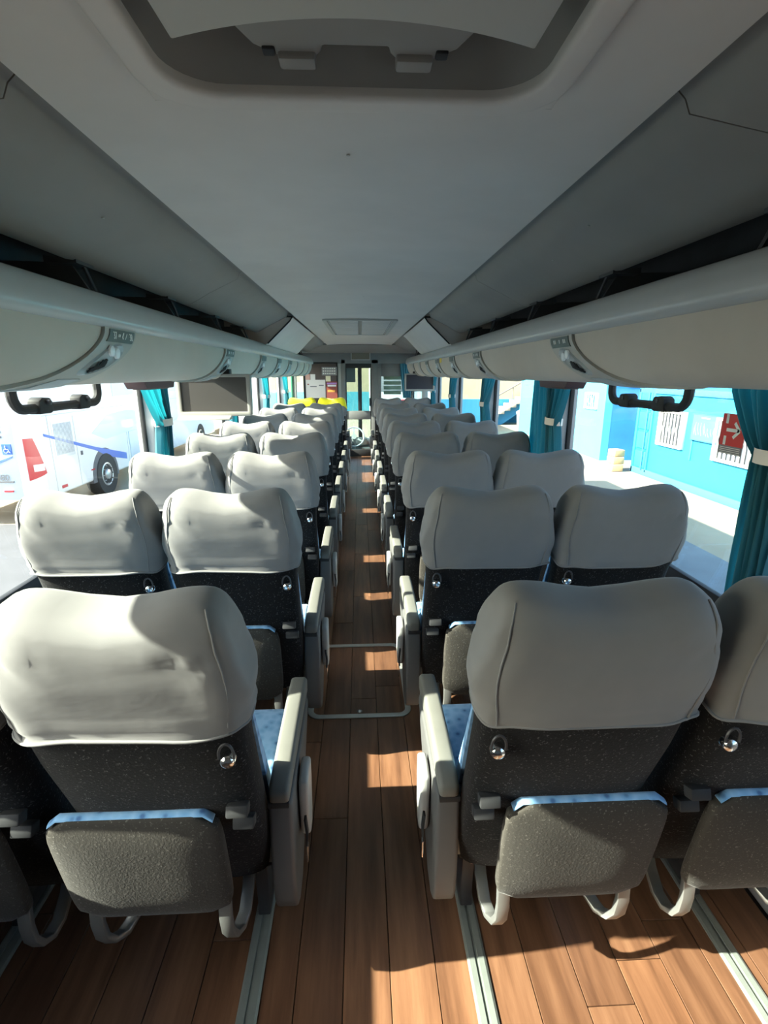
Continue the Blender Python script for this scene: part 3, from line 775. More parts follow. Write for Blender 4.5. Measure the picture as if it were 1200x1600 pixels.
def cushion_mesh(mir):
    mb = MB(); mb.prism([(0.31, 0.35), (0.31, 0.44), (0.34, 0.455), (0.50, 0.462), (0.64, 0.475), (0.70, 0.46), (0.715, 0.40), (0.69, 0.35)], 'x', -0.175, 0.20)
    return mb.mesh('cushion', 'blue_cloth', bev=0.018, seg=3, mirror=mir)
def arm_shell_mesh(mir):
    mb = MB(); mb.prism([(0.185, 0.570), (0.180, 0.35), (0.186, 0.27), (0.205, 0.225), (0.235, 0.205), (0.30, 0.21), (0.37, 0.27), (0.43, 0.42), (0.60, 0.575)], 'x', -0.258, -0.200)
    return mb.mesh('armrest', 'arm_plastic', bev=0.010, seg=3, mirror=mir)
def arm_pad_mesh(mir):
    mb = MB(); mb.prism([(0.172, 0.578), (0.172, 0.612), (0.20, 0.626), (0.35, 0.640), (0.52, 0.645), (0.60, 0.640), (0.625, 0.622), (0.615, 0.578)], 'x', -0.254, -0.206)
    return mb.mesh('arm_pad', 'arm_pad', bev=0.011, seg=3, mirror=mir)
def hinge_mesh(mir):
    mb = MB(); mb.box((-0.228, 0.180, 0.574), (0.05, 0.012, 0.016)); return mb.mesh('hinge', 'black_plastic', bev=0.002, mirror=mir)
def pocket_mesh(mir):
    mb = MB(); prof = [(0.27, 0.55), (0.265, 0.50), (0.27, 0.40), (0.285, 0.37), (0.33, 0.37), (0.345, 0.40), (0.355, 0.50), (0.355, 0.56), (0.31, 0.565)]
    mb.prism(prof, 'x', -0.287, -0.262); return mb.mesh('pocket', 'pocket_plastic', bev=0.008, seg=3, mirror=mir)
def strap_mesh(mir):
    mb = MB(); mb.strip([(-0.278, 0.25, 0.46), (-0.284, 0.235, 0.43), (-0.282, 0.23, 0.40)], 0.008, 0.003, (0, 1, 0)); return mb.mesh('strap', 'black_plastic', mirror=mir)
def buckle_mesh(mir):
    mb = MB(); mb.box((-0.284, 0.228, 0.375), (0.004, 0.014, 0.05)); return mb.mesh('buckle', 'chrome', bev=0.001, mirror=mir)
LR = lambda x, v, d: (x, 0.118 - 0.060 * v + d, 0.330 + 0.340 * v)
def leg_panel(mir):
    mb = MB(); N, M = 16, 12
    def hwid(v): return 0.178 - 0.010 * (2 * v - 1) ** 4 + 0.004 * v
    def fn(i, j, d):
        u = -1 + 2 * i / (N - 1); v = j / (M - 1)
        r = 0.042; w = hwid(v)
        # rounded corners
        ev = min(v, 1 - v) * 0.335
        if ev < r: w -= r - math.sqrt(max(0, r * r - (r - ev) ** 2))
        bul = 0.014 * (1 - u ** 4) * (1 - (2 * v - 1) ** 4)
        return LR(0.055 + w * u, v * 0.985, (-bul if d == 0 else 0.026))
    for d in (0, 1): mb.grid(lambda i, j: fn(i, j, d), N, M)
    for i in (0, N - 1): mb.grid(lambda k, j: fn(i, j, k), 2, M)
    for j in (0, M - 1): mb.grid(lambda i, k: fn(i, j, k), N, 2)
    return mb.mesh('leg_rest', 'legrest_cloth', bev=0.006, seg=2, mirror=mir, ang=60)
def leg_edge(mir):
    mb = MB(); N = 18; P = []
    for i in range(N):
        u = -1 + 2 * i / (N - 1); x = 0.055 + 0.168 * u; dz = -0.016 * max(0, (abs(u) - 0.86) / 0.14) ** 2
        P.append((x, 0.118 - 0.060 * 0.99 + 0.020, 0.330 + 0.340 * 0.992 + dz))
    vs = []; fs = []; K = 9
    for p in P:
        for k in range(K):
            a = PI * k / (K - 1); vs.append((p[0], p[1] - 0.011 * math.cos(a) - 0.004, p[2] + 0.007 * math.sin(a) - 0.004))
    for i in range(N - 1):
        for k in range(K - 1): fs.append((i * K + k, i * K + k + 1, (i + 1) * K + k + 1, (i + 1) * K + k))
    fs += [tuple(range(K)), tuple((N - 1) * K + k for k in range(K))]
    for i in range(N - 1): fs.append((i * K, (i + 1) * K, (i + 1) * K + K - 1, i * K + K - 1))
    mb.add(vs, fs); return mb.mesh('blue_edge', 'blue_cloth', mirror=mir, ang=60)
def leg_arm(mir, x, inward):
    mb = MB(); pts = [(x, 0.130, 0.40), (x, 0.122, 0.31), (x + 0.004 * inward, 0.124, 0.268), (x + 0.015 * inward, 0.135, 0.240), (x + 0.032 * inward, 0.160, 0.228), (x + 0.046 * inward, 0.190, 0.240), (x + 0.052 * inward, 0.230, 0.280), (x + 0.054 * inward, 0.262, 0.335)]
    mb.strip(pts, 0.015, 0.008, (1, 0, 0.0)); return mb.mesh('bracket_arm', 'grey_metal', bev=0.003, seg=2, mirror=mir)
def leg_pivot(mir, x):
    mb = MB(); mb.lathe([(0.011, -0.012), (0.011, 0.012)], (x, 0.25, 0.305), 'x', 10); return mb.mesh('pivot_bolt', 'chrome', mirror=mir)
def leg_tube(mir):
    mb = MB(); mb.tube([(-0.085, 0.25, 0.300), (0.165, 0.25, 0.300)], 0.013, 10); mb.tube([(-0.10, 0.262, 0.335), (0.18, 0.262, 0.335)], 0.010, 8); return mb.mesh('cross_tube', 'dark_metal', mirror=mir)
def hook_mesh(mir):
    c = Vector(spt(-0.175, 0.318, 0.066)); mb = MB(); pts = []
    for k in range(13):
        a = PI * (-0.1 + 1.2 * k / 12); pts.append(c + Vector((0.014 * math.cos(a), -0.010, 0.006 + 0.024 * math.sin(a))))
    mb.tube(pts, 0.0028, 6); return mb.mesh('coat_hook', 'dark_metal', mirror=mir)
def knob_mesh(mir):
    c = Vector(spt(-0.175, 0.328, 0.066)); mb = MB(); mb.lathe([(0.0145, 0.004), (0.015, -0.008), (0.012, -0.014), (0.005, -0.017)], c, 'y', 14); return mb.mesh('knob', 'chrome', mirror=mir, ang=60)
def tab_mesh(mir, s, x):
    c = Vector(spt(x, s, 0.066)); mb = MB(); mb.box(c, (0.045, 0.03, 0.026), Matrix.Rotation(-RC, 3, 'X')); return mb.mesh('lever_tab', 'black_plastic', bev=0.004, mirror=mir)
def frame_mesh(mir, aisle):
    mb = MB(); mb.span((-0.225 if aisle else -0.22, 0.235, 0.335), (0.225, 0.275, 0.385)); return mb.mesh('base_frame', 'beige_metal', bev=0.006, mirror=mir)
def leg_mesh(mir, x):
    mb = MB(); mb.prism([(0.34, 0.34), (0.36, 0.05), (0.35, 0.008), (0.64, 0.008), (0.62, 0.05), (0.62, 0.34), (0.58, 0.34), (0.56, 0.07), (0.42, 0.07), (0.40, 0.34)], 'x', x - 0.018, x + 0.018); return mb.mesh('leg', 'dark_metal', bev=0.004, mirror=mir)
def under_mesh(mir):
    mb = MB(); mb.prism([(0.29, 0.43), (0.27, 0.28), (0.36, 0.22), (0.58, 0.22), (0.66, 0.345), (0.32, 0.345), (0.31, 0.43)], 'x', -0.18, 0.205); return mb.mesh('seat_pan', 'black_plastic', bev=0.01, mirror=mir)

YROW = [0.81, 1.62, 2.44, 3.26, 4.06, 4.86, 5.68, 6.58, 8.0]
def seat(side, kind, row, cov, var):
    mir = side == 'left'; sg = -1 if mir else 1
    xc = 0.430 if kind == 'aisle' else 0.887
    s = empty('bus_seat', (sg * xc, YROW[row], 0))
    covname = 'yellow-topped' if cov == 'cover_yellow' else 'grey-covered'
    tag(s, '%s %s seat in the %s row, %s of the aisle' % (covname, kind, ORD[row], side), 'seat', 'coach seats in rows of four')
    P = lambda nm, f, par=s: link(nm, cached((nm,) + f[1:] + (f[0].__name__,), lambda: f[0](*f[1:])), par)
    b_ = P('backrest', (back_mesh, mir)); P('backrest_pad', (front_mesh, mir))
    c = P('seat_cover', (cover_mesh, mir, var, 'cover_cloth')); P('seam', (seam_mesh, mir, 'cover_cloth', 9), c); P('seam', (seam_mesh, mir, 'cover_cloth', 27), c)
    if cov == 'cover_yellow':
        yc = P('yellow_cap', (cap_mesh, mir)); 
    P('cushion', (cushion_mesh, mir)); P('base_frame', (frame_mesh, mir, kind == 'aisle')); P('seat_pan', (under_mesh, mir))
    P('leg', (leg_mesh, mir, -0.13 if kind == 'aisle' else 0.118))
    P('coat_hook', (hook_mesh, mir)); P('knob', (knob_mesh, mir))
    P('lever_tab', (tab_mesh, mir, 0.515, -0.165)); P('lever_tab', (tab_mesh, mir, 0.565, -0.172))
    lr = P('leg_rest', (leg_panel, mir)); P('blue_edge', (leg_edge, mir), lr)
    P('bracket_arm', (leg_arm, mir, -0.100, -0.55), lr); P('bracket_arm', (leg_arm, mir, 0.195, -1), lr)
    P('pivot_bolt', (leg_pivot, mir, -0.14), lr); P('pivot_bolt', (leg_pivot, mir, 0.140), lr); P('cross_tube', (leg_tube, mir), lr)
    if kind == 'aisle':
        a = P('armrest', (arm_shell_mesh, mir)); P('arm_pad', (arm_pad_mesh, mir), a); P('hinge', (hinge_mesh, mir), a)
        P('pocket', (pocket_mesh, mir), a); P('strap', (strap_mesh, mir), a); P('buckle', (buckle_mesh, mir), a)
def cap_mesh(mir):
    fn, nv = shell(48, [0.06, 0.08, 0.10], 0.013)
    mb = MB(); mb.grid(fn, 48, nv, wrap=True); return mb.mesh('yellow_cap', 'cover_yellow', mirror=mir, ang=70)
k = 0
for row in range(9):
    for side in ('left', 'right'):
        for kind in ('aisle', 'window'):
            k += 1
            seat(side, kind, row, 'cover_yellow' if (row == 8 and side == 'left') else 'cover_cloth', (k * 7) % 4)

# ------------------------------------------------------------------ bulkhead and driver's cab
bk = empty('wall_front', (0, YF, 0)); tag(bk, 'dark bulkhead between the saloon and the driver cab', 'wall', kind='structure')
def bx(nm, a, b_, m, par=bk, bev=0.006): return MB().span(a, b_).build(nm, m, par, bev=bev)
bx('post', (-0.345, 0, 0), (-0.262, 0.06, 1.79), 'bulkhead_grey'); bx('post', (0.215, 0, 0), (0.345, 0.06, 1.79), 'bulkhead_grey')
bx('header', (-1.2, 0, 1.72), (1.2, 0.06, 1.99), 'bulkhead_grey')
bx('dado', (-1.2, 0, -0.05), (-0.345, 0.05, 1.0), 'bulkhead_grey'); bx('dado', (0.345, 0, -0.05), (1.2, 0.05, 1.05), 'bulkhead_grey')
bx('stile', (-0.43, -0.005, 1.0), (-0.345, 0.05, 1.72), 'frame_light'); bx('stile', (0.345, -0.005, 1.05), (0.40, 0.05, 1.72), 'bulkhead_grey')
bx('pane', (0.40, 0.02, 1.05), (1.17, 0.026, 1.72), 'door_glass', bev=0); bx('tint_band', (0.40, 0.018, 1.49), (0.80, 0.028, 1.72), 'bulkhead_grey')
for k in range(4): bx('blind_slat', (0.45, 0.10, 1.16 + k * 0.09), (0.78, 0.11, 1.225 + k * 0.09), 'poster_cream', bev=0.003)
dr = empty('door_1', (0, YF + 0.01, 0)); tag(dr, 'narrow glass door to the driver cab at the aisle end', 'door', kind='structure')
bx('frame_top', (-0.262, 0, 1.64), (0.215, 0.04, 1.72), 'black_plastic', dr); bx('stile', (-0.262, 0, 0.03), (-0.245, 0.04, 1.64), 'black_plastic', dr); bx('stile', (0.195, 0, 0.03), (0.215, 0.04, 1.64), 'black_plastic', dr)
bx('rail', (-0.245, 0, 0.70), (0.195, 0.04, 0.86), 'bulkhead_grey', dr); bx('base', (-0.245, 0, 0.0), (0.195, 0.04, 0.13), 'black_plastic', dr)
bx('pane', (-0.245, 0.015, 0.86), (0.195, 0.021, 1.64), 'door_glass', dr, 0); bx('pane', (-0.245, 0.015, 0.13), (0.195, 0.021, 0.70), 'door_glass', dr, 0)
bx('handle', (0.175, -0.04, 0.95), (0.195, 0.0, 1.10), 'dark_metal', dr)
dp = empty('display', (0.02, YF - 0.03, 1.78)); tag(dp, 'small framed grey display above the cab door', 'display')
mb = MB(); ring_frame(mb, rrect(0.36, 0.22, 0.01, 3, 0, 0.11), rrect(0.325, 0.185, 0.006, 3, 0, 0.11), 'y', -0.01, 0.03); mb.build('frame', 'frame_light', dp, bev=0.003)
MB().span((-0.165, 0.0, 0.015), (0.165, 0.02, 0.205)).build('screen', 'display_panel', dp, smooth=False)
# notice board and posters on the left of the bulkhead
nb = empty('notice_board', (-0.72, YF - 0.012, 1.02)); tag(nb, 'dark notice board full of papers left of the cab door', 'notice board')
MB().span((-0.30, 0, 0.0), (0.29, 0.015, 0.70)).build('panel', 'poster_dark', nb, bev=0.003)
mb = MB(); ring_frame(mb, rrect(0.64, 0.74, 0.01, 3, -0.005, 0.35), rrect(0.58, 0.70, 0.01, 3, -0.005, 0.35), 'y', -0.006, 0.016); mb.build('frame', 'black_plastic', nb, bev=0.002)
def sheet(x0, x1, z0, z1, m, label, dep=0.016):
    p = empty('poster', ((x0 + x1) / 2, YF - dep - 0.002, z0)); tag(p, label, 'poster')
    MB().span((-(x1 - x0) / 2, -0.001, 0), ((x1 - x0) / 2, 0.002, z1 - z0)).build('sheet', m, p, smooth=False); return p
p = sheet(-1.00, -0.64, 1.10, 1.43, 'poster_white', 'large whitish poster low on the notice board')
for (a, b_, c, m) in ((-0.10, 0.02, 0.20, 'slot_grey'), (-0.15, -0.12, 0.24, 'poster_maroon'), (0.06, 0.15, 0.22, 'slot_grey')): MB().span((a, -0.002, c), (b_, -0.001, c + 0.02)).build('print', m, p, smooth=False)
p = sheet(-1.00, -0.92, 1.43, 1.53, 'poster_pink', 'small pinkish photo at the upper left of the notice board', 0.019)
p = sheet(-0.91, -0.82, 1.41, 1.53, 'poster_white', 'small white card beside the pinkish photo', 0.021)
p = sheet(-0.62, -0.42, 1.09, 1.40, 'poster_maroon', 'maroon poster with purple heading and orange line by the door', 0.019)
MB().span((-0.08, -0.002, 0.22), (0.08, -0.001, 0.25)).build('heading', 'print_white', p, smooth=False)
MB().span((-0.09, -0.002, 0.26), (0.09, -0.001, 0.29)).build('heading', 'poster_purple', p, smooth=False)
MB().span((-0.08, -0.002, 0.12), (0.06, -0.001, 0.16)).build('heading', 'poster_orange', p, smooth=False)
p = sheet(-0.63, -0.54, 1.40, 1.50, 'poster_cream', 'small cream note above the maroon poster', 0.018)
p = sheet(-0.70, -0.42, 1.51, 1.66, 'slot_grey', 'grey sheet of rows of marks high by the door', 0.018)
for k in range(3):
    for q in range(7): MB().span((-0.12 + q * 0.035, -0.002, 0.02 + k * 0.045), (-0.12 + q * 0.035 + 0.02, -0.001, 0.045 + k * 0.045)).build('print', 'print_white', p, smooth=False)
o = empty('cab_curtain', (0.86, YF - 0.022, 1.06)); tag(o, 'dark grey curtain gathered beside the far right bulkhead window', 'curtain')
def fnc(i, j):
    u = i / 32; v = j / 12; w = 0.24 - 0.10 * v; return ((u - 0.5) * w + 0.02 * v, 0.02 * math.sin(u * 5 * 2 * PI), 0.66 - 0.62 * v)
MB().grid(fnc, 33, 13).build('cloth', 'teal_panel', o, ang=180)
# green panel and pale post at the far left window
o = MB().span((-1.195, 9.2, 0.76), (-1.165, 9.5, 1.52)).build('trim_6', 'poster_green', bev=0.004); tag(o, 'dark green panel beside the far left window post', 'panel', kind='structure')
# driver cab
cf = MB().span((-1.2, YF + 0.06, -0.75), (1.2, 12.3, -0.65)).build('trim_7', 'dash_grey', smooth=False); tag(cf, 'dark sunken floor of the driver cab', 'floor', kind='structure')
ds = empty('dashboard', (0, 11.7, -0.65)); tag(ds, 'dark grey dashboard under the windscreen', 'dashboard')
MB().prism([(-0.25, 0.0), (-0.22, 0.55), (-0.10, 0.68), (0.15, 0.75), (0.42, 0.70), (0.42, 0.0)], 'x', -1.15, 1.15).build('body', 'dash_grey', ds, bev=0.03, seg=3)
MB().prism([(-0.19, 0.62), (-0.14, 0.78), (0.0, 0.80), (0.05, 0.72)], 'x', -0.45, 0.15).build('binnacle', 'dash_grey', ds, bev=0.02)
sw = empty('steering_wheel', (-0.14, 11.30, 0.20)); tag(sw, 'steering wheel seen through the lower glass of the cab door', 'steering wheel')
R = Matrix.Rotation(math.radians(62), 3, 'X')
MB().tube([R @ Vector((0.22 * math.cos(2 * PI * k / 28), 0.22 * math.sin(2 * PI * k / 28), 0)) for k in range(28)], 0.016, 8, closed=True).build('rim', 'bus_pale', sw)
for a in (90, 210, 330):
    MB().strip([R @ Vector((0, 0, 0)), R @ Vector((0.21 * math.cos(math.radians(a)), 0.21 * math.sin(math.radians(a)), 0.0))], 0.018, 0.006, R @ Vector((-math.sin(math.radians(a)), math.cos(math.radians(a)), 0))).build('spoke', 'pillar_grey', sw)
MB().tube([R @ Vector((0, 0, 0.02)), R @ Vector((0, 0, -0.02)), (0, 0.25, -0.45)], [0.06, 0.05, 0.03], 12).build('hub', 'pillar_grey', sw)
dseat = empty('driver_seat', (-0.22, 10.75, -0.65)); tag(dseat, 'low driver seat in front of the steering wheel', 'seat')
MB().prism(rrect(0.50, 0.48, 0.06, 4), 'z', 0.38, 0.50).build('cushion', 'teal_panel', dseat, bev=0.02)
MB().span((-0.18, -0.18, 0.0), (0.18, 0.18, 0.38)).build('pedestal', 'dash_grey', dseat, bev=0.02)
MB().prism([(-0.24, 0.48), (-0.30, 0.70), (-0.34, 0.72), (-0.29, 0.46)], 'x', -0.24, 0.24).build('back', 'teal_panel', dseat, bev=0.02)
ws = empty('window_%d' % 40, (0, 12.25, 0)); tag(ws, 'two-part front windscreen of the bus', 'window', kind='structure')
for a, b_ in ((-1.2, -0.045), (0.045, 1.2)): MB().span((a, -0.004, 0.05), (b_, 0.004, 1.75)).build('pane', 'pane_glass', ws, smooth=False)
MB().span((-0.045, -0.03, 0.05), (0.045, 0.03, 1.75)).build('centre_post', 'black_plastic', ws, bev=0.01)
MB().span((-1.27, -0.03, -0.9), (1.27, 0.03, 0.06)).build('front_panel', 'bus_white', ws, smooth=False)
MB().span((-1.27, -0.03, 1.75), (1.27, 0.03, 2.25)).build('header', 'dash_grey', ws, smooth=False)
for sx in (-1, 1): MB().span((sx * 1.17, -0.06, 0.0), (sx * 1.27, 0.03, 1.8)).build('post', 'black_plastic', ws, bev=0.01)
for sx in (-1, 1):
    wq = empty('window_%d' % (41 if sx < 0 else 42), (sx * 1.225, 11.0, 0.2)); tag(wq, '%s side window of the driver cab' % ('left' if sx < 0 else 'right'), 'window', kind='structure')
    MB().span((-0.003, -1.1, 0.56), (0.003, 1.2, 1.54)).build('pane', 'pane_glass', wq, smooth=False)
sv = empty('sun_visor', (-0.55, 12.1, 1.35)); tag(sv, 'dark roller sun visor at the top of the windscreen', 'sun visor')
MB().span((-0.55, 0, 0), (0.45, 0.01, 0.42)).build('blind', 'dash_grey', sv, bev=0.003); MB().tube([(-0.58, 0.005, 0.42), (0.48, 0.005, 0.42)], 0.02, 10).build('roller', 'black_plastic', sv)

# ------------------------------------------------------------------ the yard outside
g = MB().add([(-120, -90, ZG), (120, -90, ZG), (120, 140, ZG), (-120, 140, ZG)], [(0, 1, 2, 3)]).build('ground', 'yard_ground', smooth=False)
tag(g, 'sunlit sandy concrete yard around the bus', 'ground', kind='structure')
mb = MB(); mb.prism([(1.6, ZG), (5.6, ZG), (5.6, ZG + 0.004), (1.6, ZG + 0.004)], 'y', -6, 30); o = mb.build('road_surface', 'asphalt', smooth=False)
tag(o, 'grey asphalt strip beside the right side of the bus', 'road', kind='structure')

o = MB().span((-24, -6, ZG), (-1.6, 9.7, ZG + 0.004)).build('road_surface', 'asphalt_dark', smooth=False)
tag(o, 'grey asphalt beside the left side of the bus', 'road', kind='structure')
# blue container building on the right
X0 = 7.95
cb = empty('blue_container', (X0, 10, ZG)); tag(cb, 'bright blue site container with barred windows beside the bus', 'container')
y0, y1, H = -7.0, 4.6, 2.39   # local y (origin y=10)
MB().span((0.05, y0, 0.10), (3.0, y1 - 0.05, H)).build('body', 'paint_cyan', cb, bev=0.01)
MB().span((0.0, y0, 0.0), (0.12, y1, 0.18)).build('bottom_rail', 'paint_skirt', cb, bev=0.01)
MB().span((0.0, y0, H - 0.12), (0.12, y1, H + 0.02)).build('top_rail', 'paint_blue_mid', cb, bev=0.01)
MB().span((0.0, y1 - 0.10, 0.0), (0.14, y1, H)).build('corner_post', 'paint_cyan', cb, bev=0.015)
MB().span((0.0, 3.80, 0.10), (0.08, 3.87, H - 0.1)).build('post', 'paint_blue_and_shade', cb, bev=0.01)
# ribbed door leaf
for k in range(4):
    z0 = 0.20 + k * 0.54
    MB().prism([(3.90, z0), (4.46, z0), (4.46, z0 + 0.47), (3.90, z0 + 0.47)], 'x', 0.0, 0.06).build('door_panel', 'paint_cyan', cb, bev=0.022, seg=2)
MB().tube([(-0.03, 4.0, 0.15), (-0.03, 4.0, H - 0.1)], 0.018, 8).build('lock_rod', 'paint_blue_mid', cb)
MB().span((0.02, 1.98, -0.0 + 0.75), (0.06, 2.03, 1.25)).build('pipe', 'paint_blue_mid', cb, bev=0.008)
def barred(par, yc, z0, z1, w, nb_, x=0.0, lab='window'):
    w0 = MB(); ring_frame(w0, rrect(w, z1 - z0, 0.01, 2, yc, (z0 + z1) / 2), rrect(w - 0.12, z1 - z0 - 0.12, 0.005, 2, yc, (z0 + z1) / 2), 'x', x - 0.04, x + 0.06)
    wf = w0.build('window_frame', 'window_white', par, bev=0.006)
    MB().span((x + 0.03, yc - w / 2 + 0.05, z0 + 0.05), (x + 0.045, yc + w / 2 - 0.05, z1 - 0.05)).build('pane', 'window_dark', wf, smooth=False)
    for k in range(nb_):
        y = yc - w / 2 + 0.06 + (w - 0.12) * (k + 0.5) / nb_
        wob = 0.03 if k % 2 else -0.03
        MB().tube([(x - 0.015, y, z0 + 0.05), (x - 0.015, y, (z0 + z1) / 2 - 0.10), (x - 0.015, y + wob, (z0 + z1) / 2), (x - 0.015, y, (z0 + z1) / 2 + 0.10), (x - 0.015, y, z1 - 0.05)], 0.022, 6).build('bar', 'window_white', wf)
barred(cb, 2.88, 0.96, 1.87, 1.10, 7); barred(cb, 0.55, 0.90, 1.85, 1.25, 8)
bd = empty('wall_board', (X0 - 0.02, 11.55, ZG + 1.28)); tag(bd, 'pale line-drawn board on the blue container between its windows', 'board')
MB().span((0, -0.46, 0.0), (0.015, 0.46, 0.58)).build('sheet', 'paper_pale', bd, smooth=False)
mb = MB(); ring_frame(mb, rrect(0.96, 0.62, 0.01, 2, 0, 0.29), rrect(0.92, 0.58, 0.01, 2, 0, 0.29), 'x', -0.006, 0.016); mb.build('frame', 'paint_blue_mid', bd)
mb = MB(); rnd = random.Random(3)
for k in range(9):
    a = (-0.36 + 0.09 * k, 0.10 + 0.05 * rnd.random()); b_ = (a[0] + rnd.uniform(-0.05, 0.10), a[1] + rnd.uniform(0.15, 0.32)); mb.tube([(-0.002, a[0], a[1]), (-0.002, (a[0] + b_[0]) / 2 + 0.03, (a[1] + b_[1]) / 2), (-0.002, b_[0], b_[1])], 0.005, 4)
mb.span((-0.004, -0.15, 0.50), (-0.001, 0.15, 0.53)); mb.build('drawing', 'slot_grey', bd, smooth=False)
# pale cyan house behind it, with its side face
hs = empty('cyan_house', (7.9, 16.5, ZG)); tag(hs, 'pale cyan house with a small barred window behind the container', 'house')
MB().span((0, 0, 0), (6, 0.25, 3.0)).build('end_wall', 'paint_blue_and_shade', hs, smooth=False)  # darker blue paints in the shade on this turned-away face
MB().span((-0.002, -0.002, 0), (0.25, 9, 3.0)).build('side_wall', 'paint_cyan_pale', hs, smooth=False)
MB().prism([(-0.3, -0.2), (6.2, -0.2), (6.2, 9.2), (-0.3, 9.2)], 'z', 3.0, 3.15).build('roof', 'roof_white', hs, bev=0.02)
barred(hs, 1.0, 1.62, 2.16, 0.95, 5, x=-0.02)
# stacked sandy blocks by the container corner
for k in range(3):
    o = MB().box((0, 0, 0.11), (0.32, 0.5 - 0.06 * k, 0.20)).build('sand_block', 'block_sand', bev=0.02); o.location = (7.55 + 0.02 * k, 14.75 + 0.03 * k, ZG + 0.205 * k); o.rotation_euler = (0, 0, 0.1 * (k - 1))
    tag(o, ['bottom', 'middle', 'top'][k] + ' sandy block of the pile at the blue container corner', 'block', 'sandy blocks by the container')

# cream building with outside stairs
sb = empty('cream_building', (9.0, 30.0, ZG)); tag(sb, 'cream building with a blue painted dado behind the yard stairs', 'building')
MB().span((-6.5, 0, 0), (9, 6, 6.5)).build('wall', 'wall_cream', sb, smooth=False)
MB().span((-6.5, -0.04, 0), (9, 0.0, 1.35)).build('dado', 'paint_blue_mid', sb, smooth=False)
MB().span((1.4, -1.6, 0), (1.9, 0, 6)).build('pier', 'paint_cyan_pale', sb, smooth=False)
sr = empty('stairs', (7.0, 29.0, ZG)); tag(sr, 'outside stone stairs climbing along the cream building', 'stairs')
for k in range(10):
    MB().span((0.32 * k, -0.55, 0.18 * k + 0.25), (0.32 * k + 0.34, 0.85, 0.18 * k + 0.43)).build('step', 'stair_stone', sr, bev=0.01)
MB().prism([(0.0, 0.25), (0.0, 0.0), (0.9, 0.0), (3.4, 1.70), (3.4, 1.95)], 'y', -0.3, 0.7).build('carriage', 'paint_blue_mid', sr, smooth=False)
MB().tube([(-0.3, -0.5, 1.1), (3.4, -0.5, 3.2)], 0.035, 6).build('handrail', 'rail_iron', sr)
for k in range(4): MB().tube([(0.4 + k, -0.5, 0.5 + 0.56 * k), (0.4 + k, -0.5, 1.5 + 0.57 * k)], 0.025, 6).build('baluster', 'rail_iron', sr)
tb = empty('litter_bin', (8.3, 26.0, ZG)); tag(tb, 'round grey litter bin at the foot of the cream building', 'bin')
MB().lathe([(0.30, 0.0), (0.36, 0.75), (0.38, 0.80), (0.36, 0.84)], (0, 0, 0), 'z', 18).build('drum', 'bin_grey', tb); MB().lathe([(0.39, 0.84), (0.38, 0.92), (0.20, 1.02), (0.05, 1.04)], (0, 0, 0), 'z', 18).build('lid', 'roof_white', tb)
fb = empty('cream_hall', (-1.5, 38.0, ZG)); tag(fb, 'cream and pale blue hall seen through the windscreen', 'building')
MB().span((-14, 0, 0), (3.6, 6, 6.0)).build('wall', 'wall_cream', fb, smooth=False); MB().span((-14, -0.05, 0), (3.6, 0, 1.5)).build('dado', 'paint_cyan_pale', fb, smooth=False)
mb = MB().span((-14.2, -0.5, 6.0), (3.8, 6.2, 6.3)); mb.build('roof', 'roof_white', fb, smooth=False)

# ------------------------------------------------------------------ parked white buses on the left
def wheel(par, x, y, z, r=0.50, s=1):
    w = MB(); w.lathe([(r * 0.62, -0.14), (r * 0.95, -0.15), (r, -0.10), (r, 0.10), (r * 0.95, 0.15), (r * 0.62, 0.14)], (x, y, z), 'x', 28); wo_ = w.build('wheel', 'tyre', par, ang=40)
    MB().lathe([(r * 0.60, 0.02), (r * 0.60, 0.13), (r * 0.5, 0.15), (r * 0.30, 0.08), (r * 0.22, 0.17), (r * 0.10, 0.19)], (x, y, z), 'x', 24).build('hub', 'hub_metal', wo_, ang=40)
    for k in range(10):
        a = 2 * PI * k / 10; MB().lathe([(0.018, 0.13), (0.018, 0.175)], (x, y + r * 0.42 * math.cos(a), z + r * 0.42 * math.sin(a)), 'x', 8).build('nut', 'chrome', wo_)
    return wo_
BX = -6.0
pb = empty('parked_bus', (BX, 9.6, ZG)); tag(pb, 'white coach with red tail lamp and blue stripe parked on the left', 'bus')
# body: side plane x=0, towards -x; y from 0 (rear) forward
sec = [(-2.5, 0.45), (-2.5, 3.2), (-2.35, 3.45), (-0.15, 3.45), (0.0, 3.2), (0.0, 0.45)]
body = MB(); body.prism(sec, 'y', 0.30, 12.0); body.build('body', 'bus_white', pb, bev=0.06, seg=3)
# rounded rear cap with lamp cluster
cap = MB(); N = 10
def capf(i, j):
    z = [0.45, 0.7, 1.2, 2.0, 2.8, 3.2, 3.4][j]; a = PI / 2 * i / (N - 1); b_ = 0.30
    inset = 0.0 if z < 3.2 else (z - 3.2) * 0.6
    return (-0.30 + 0.30 * math.sin(a) - inset, 0.32 - b_ * math.cos(a) - 0.0 + inset * 0.5, z)
cap.grid(capf, N, 7); cap.build('rear_corner', 'bus_white', pb, ang=60)
MB().span((-2.2, 0.018, 0.5), (-0.29, 0.34, 3.3)).build('rear_panel', 'bus_pale', pb, bev=0.01)
for k in range(9): MB().span((-1.7, -0.004, 1.66 + k * 0.095), (-0.50, 0.03, 1.70 + k * 0.095)).build('louvre', 'slot_grey', pb, bev=0.008)
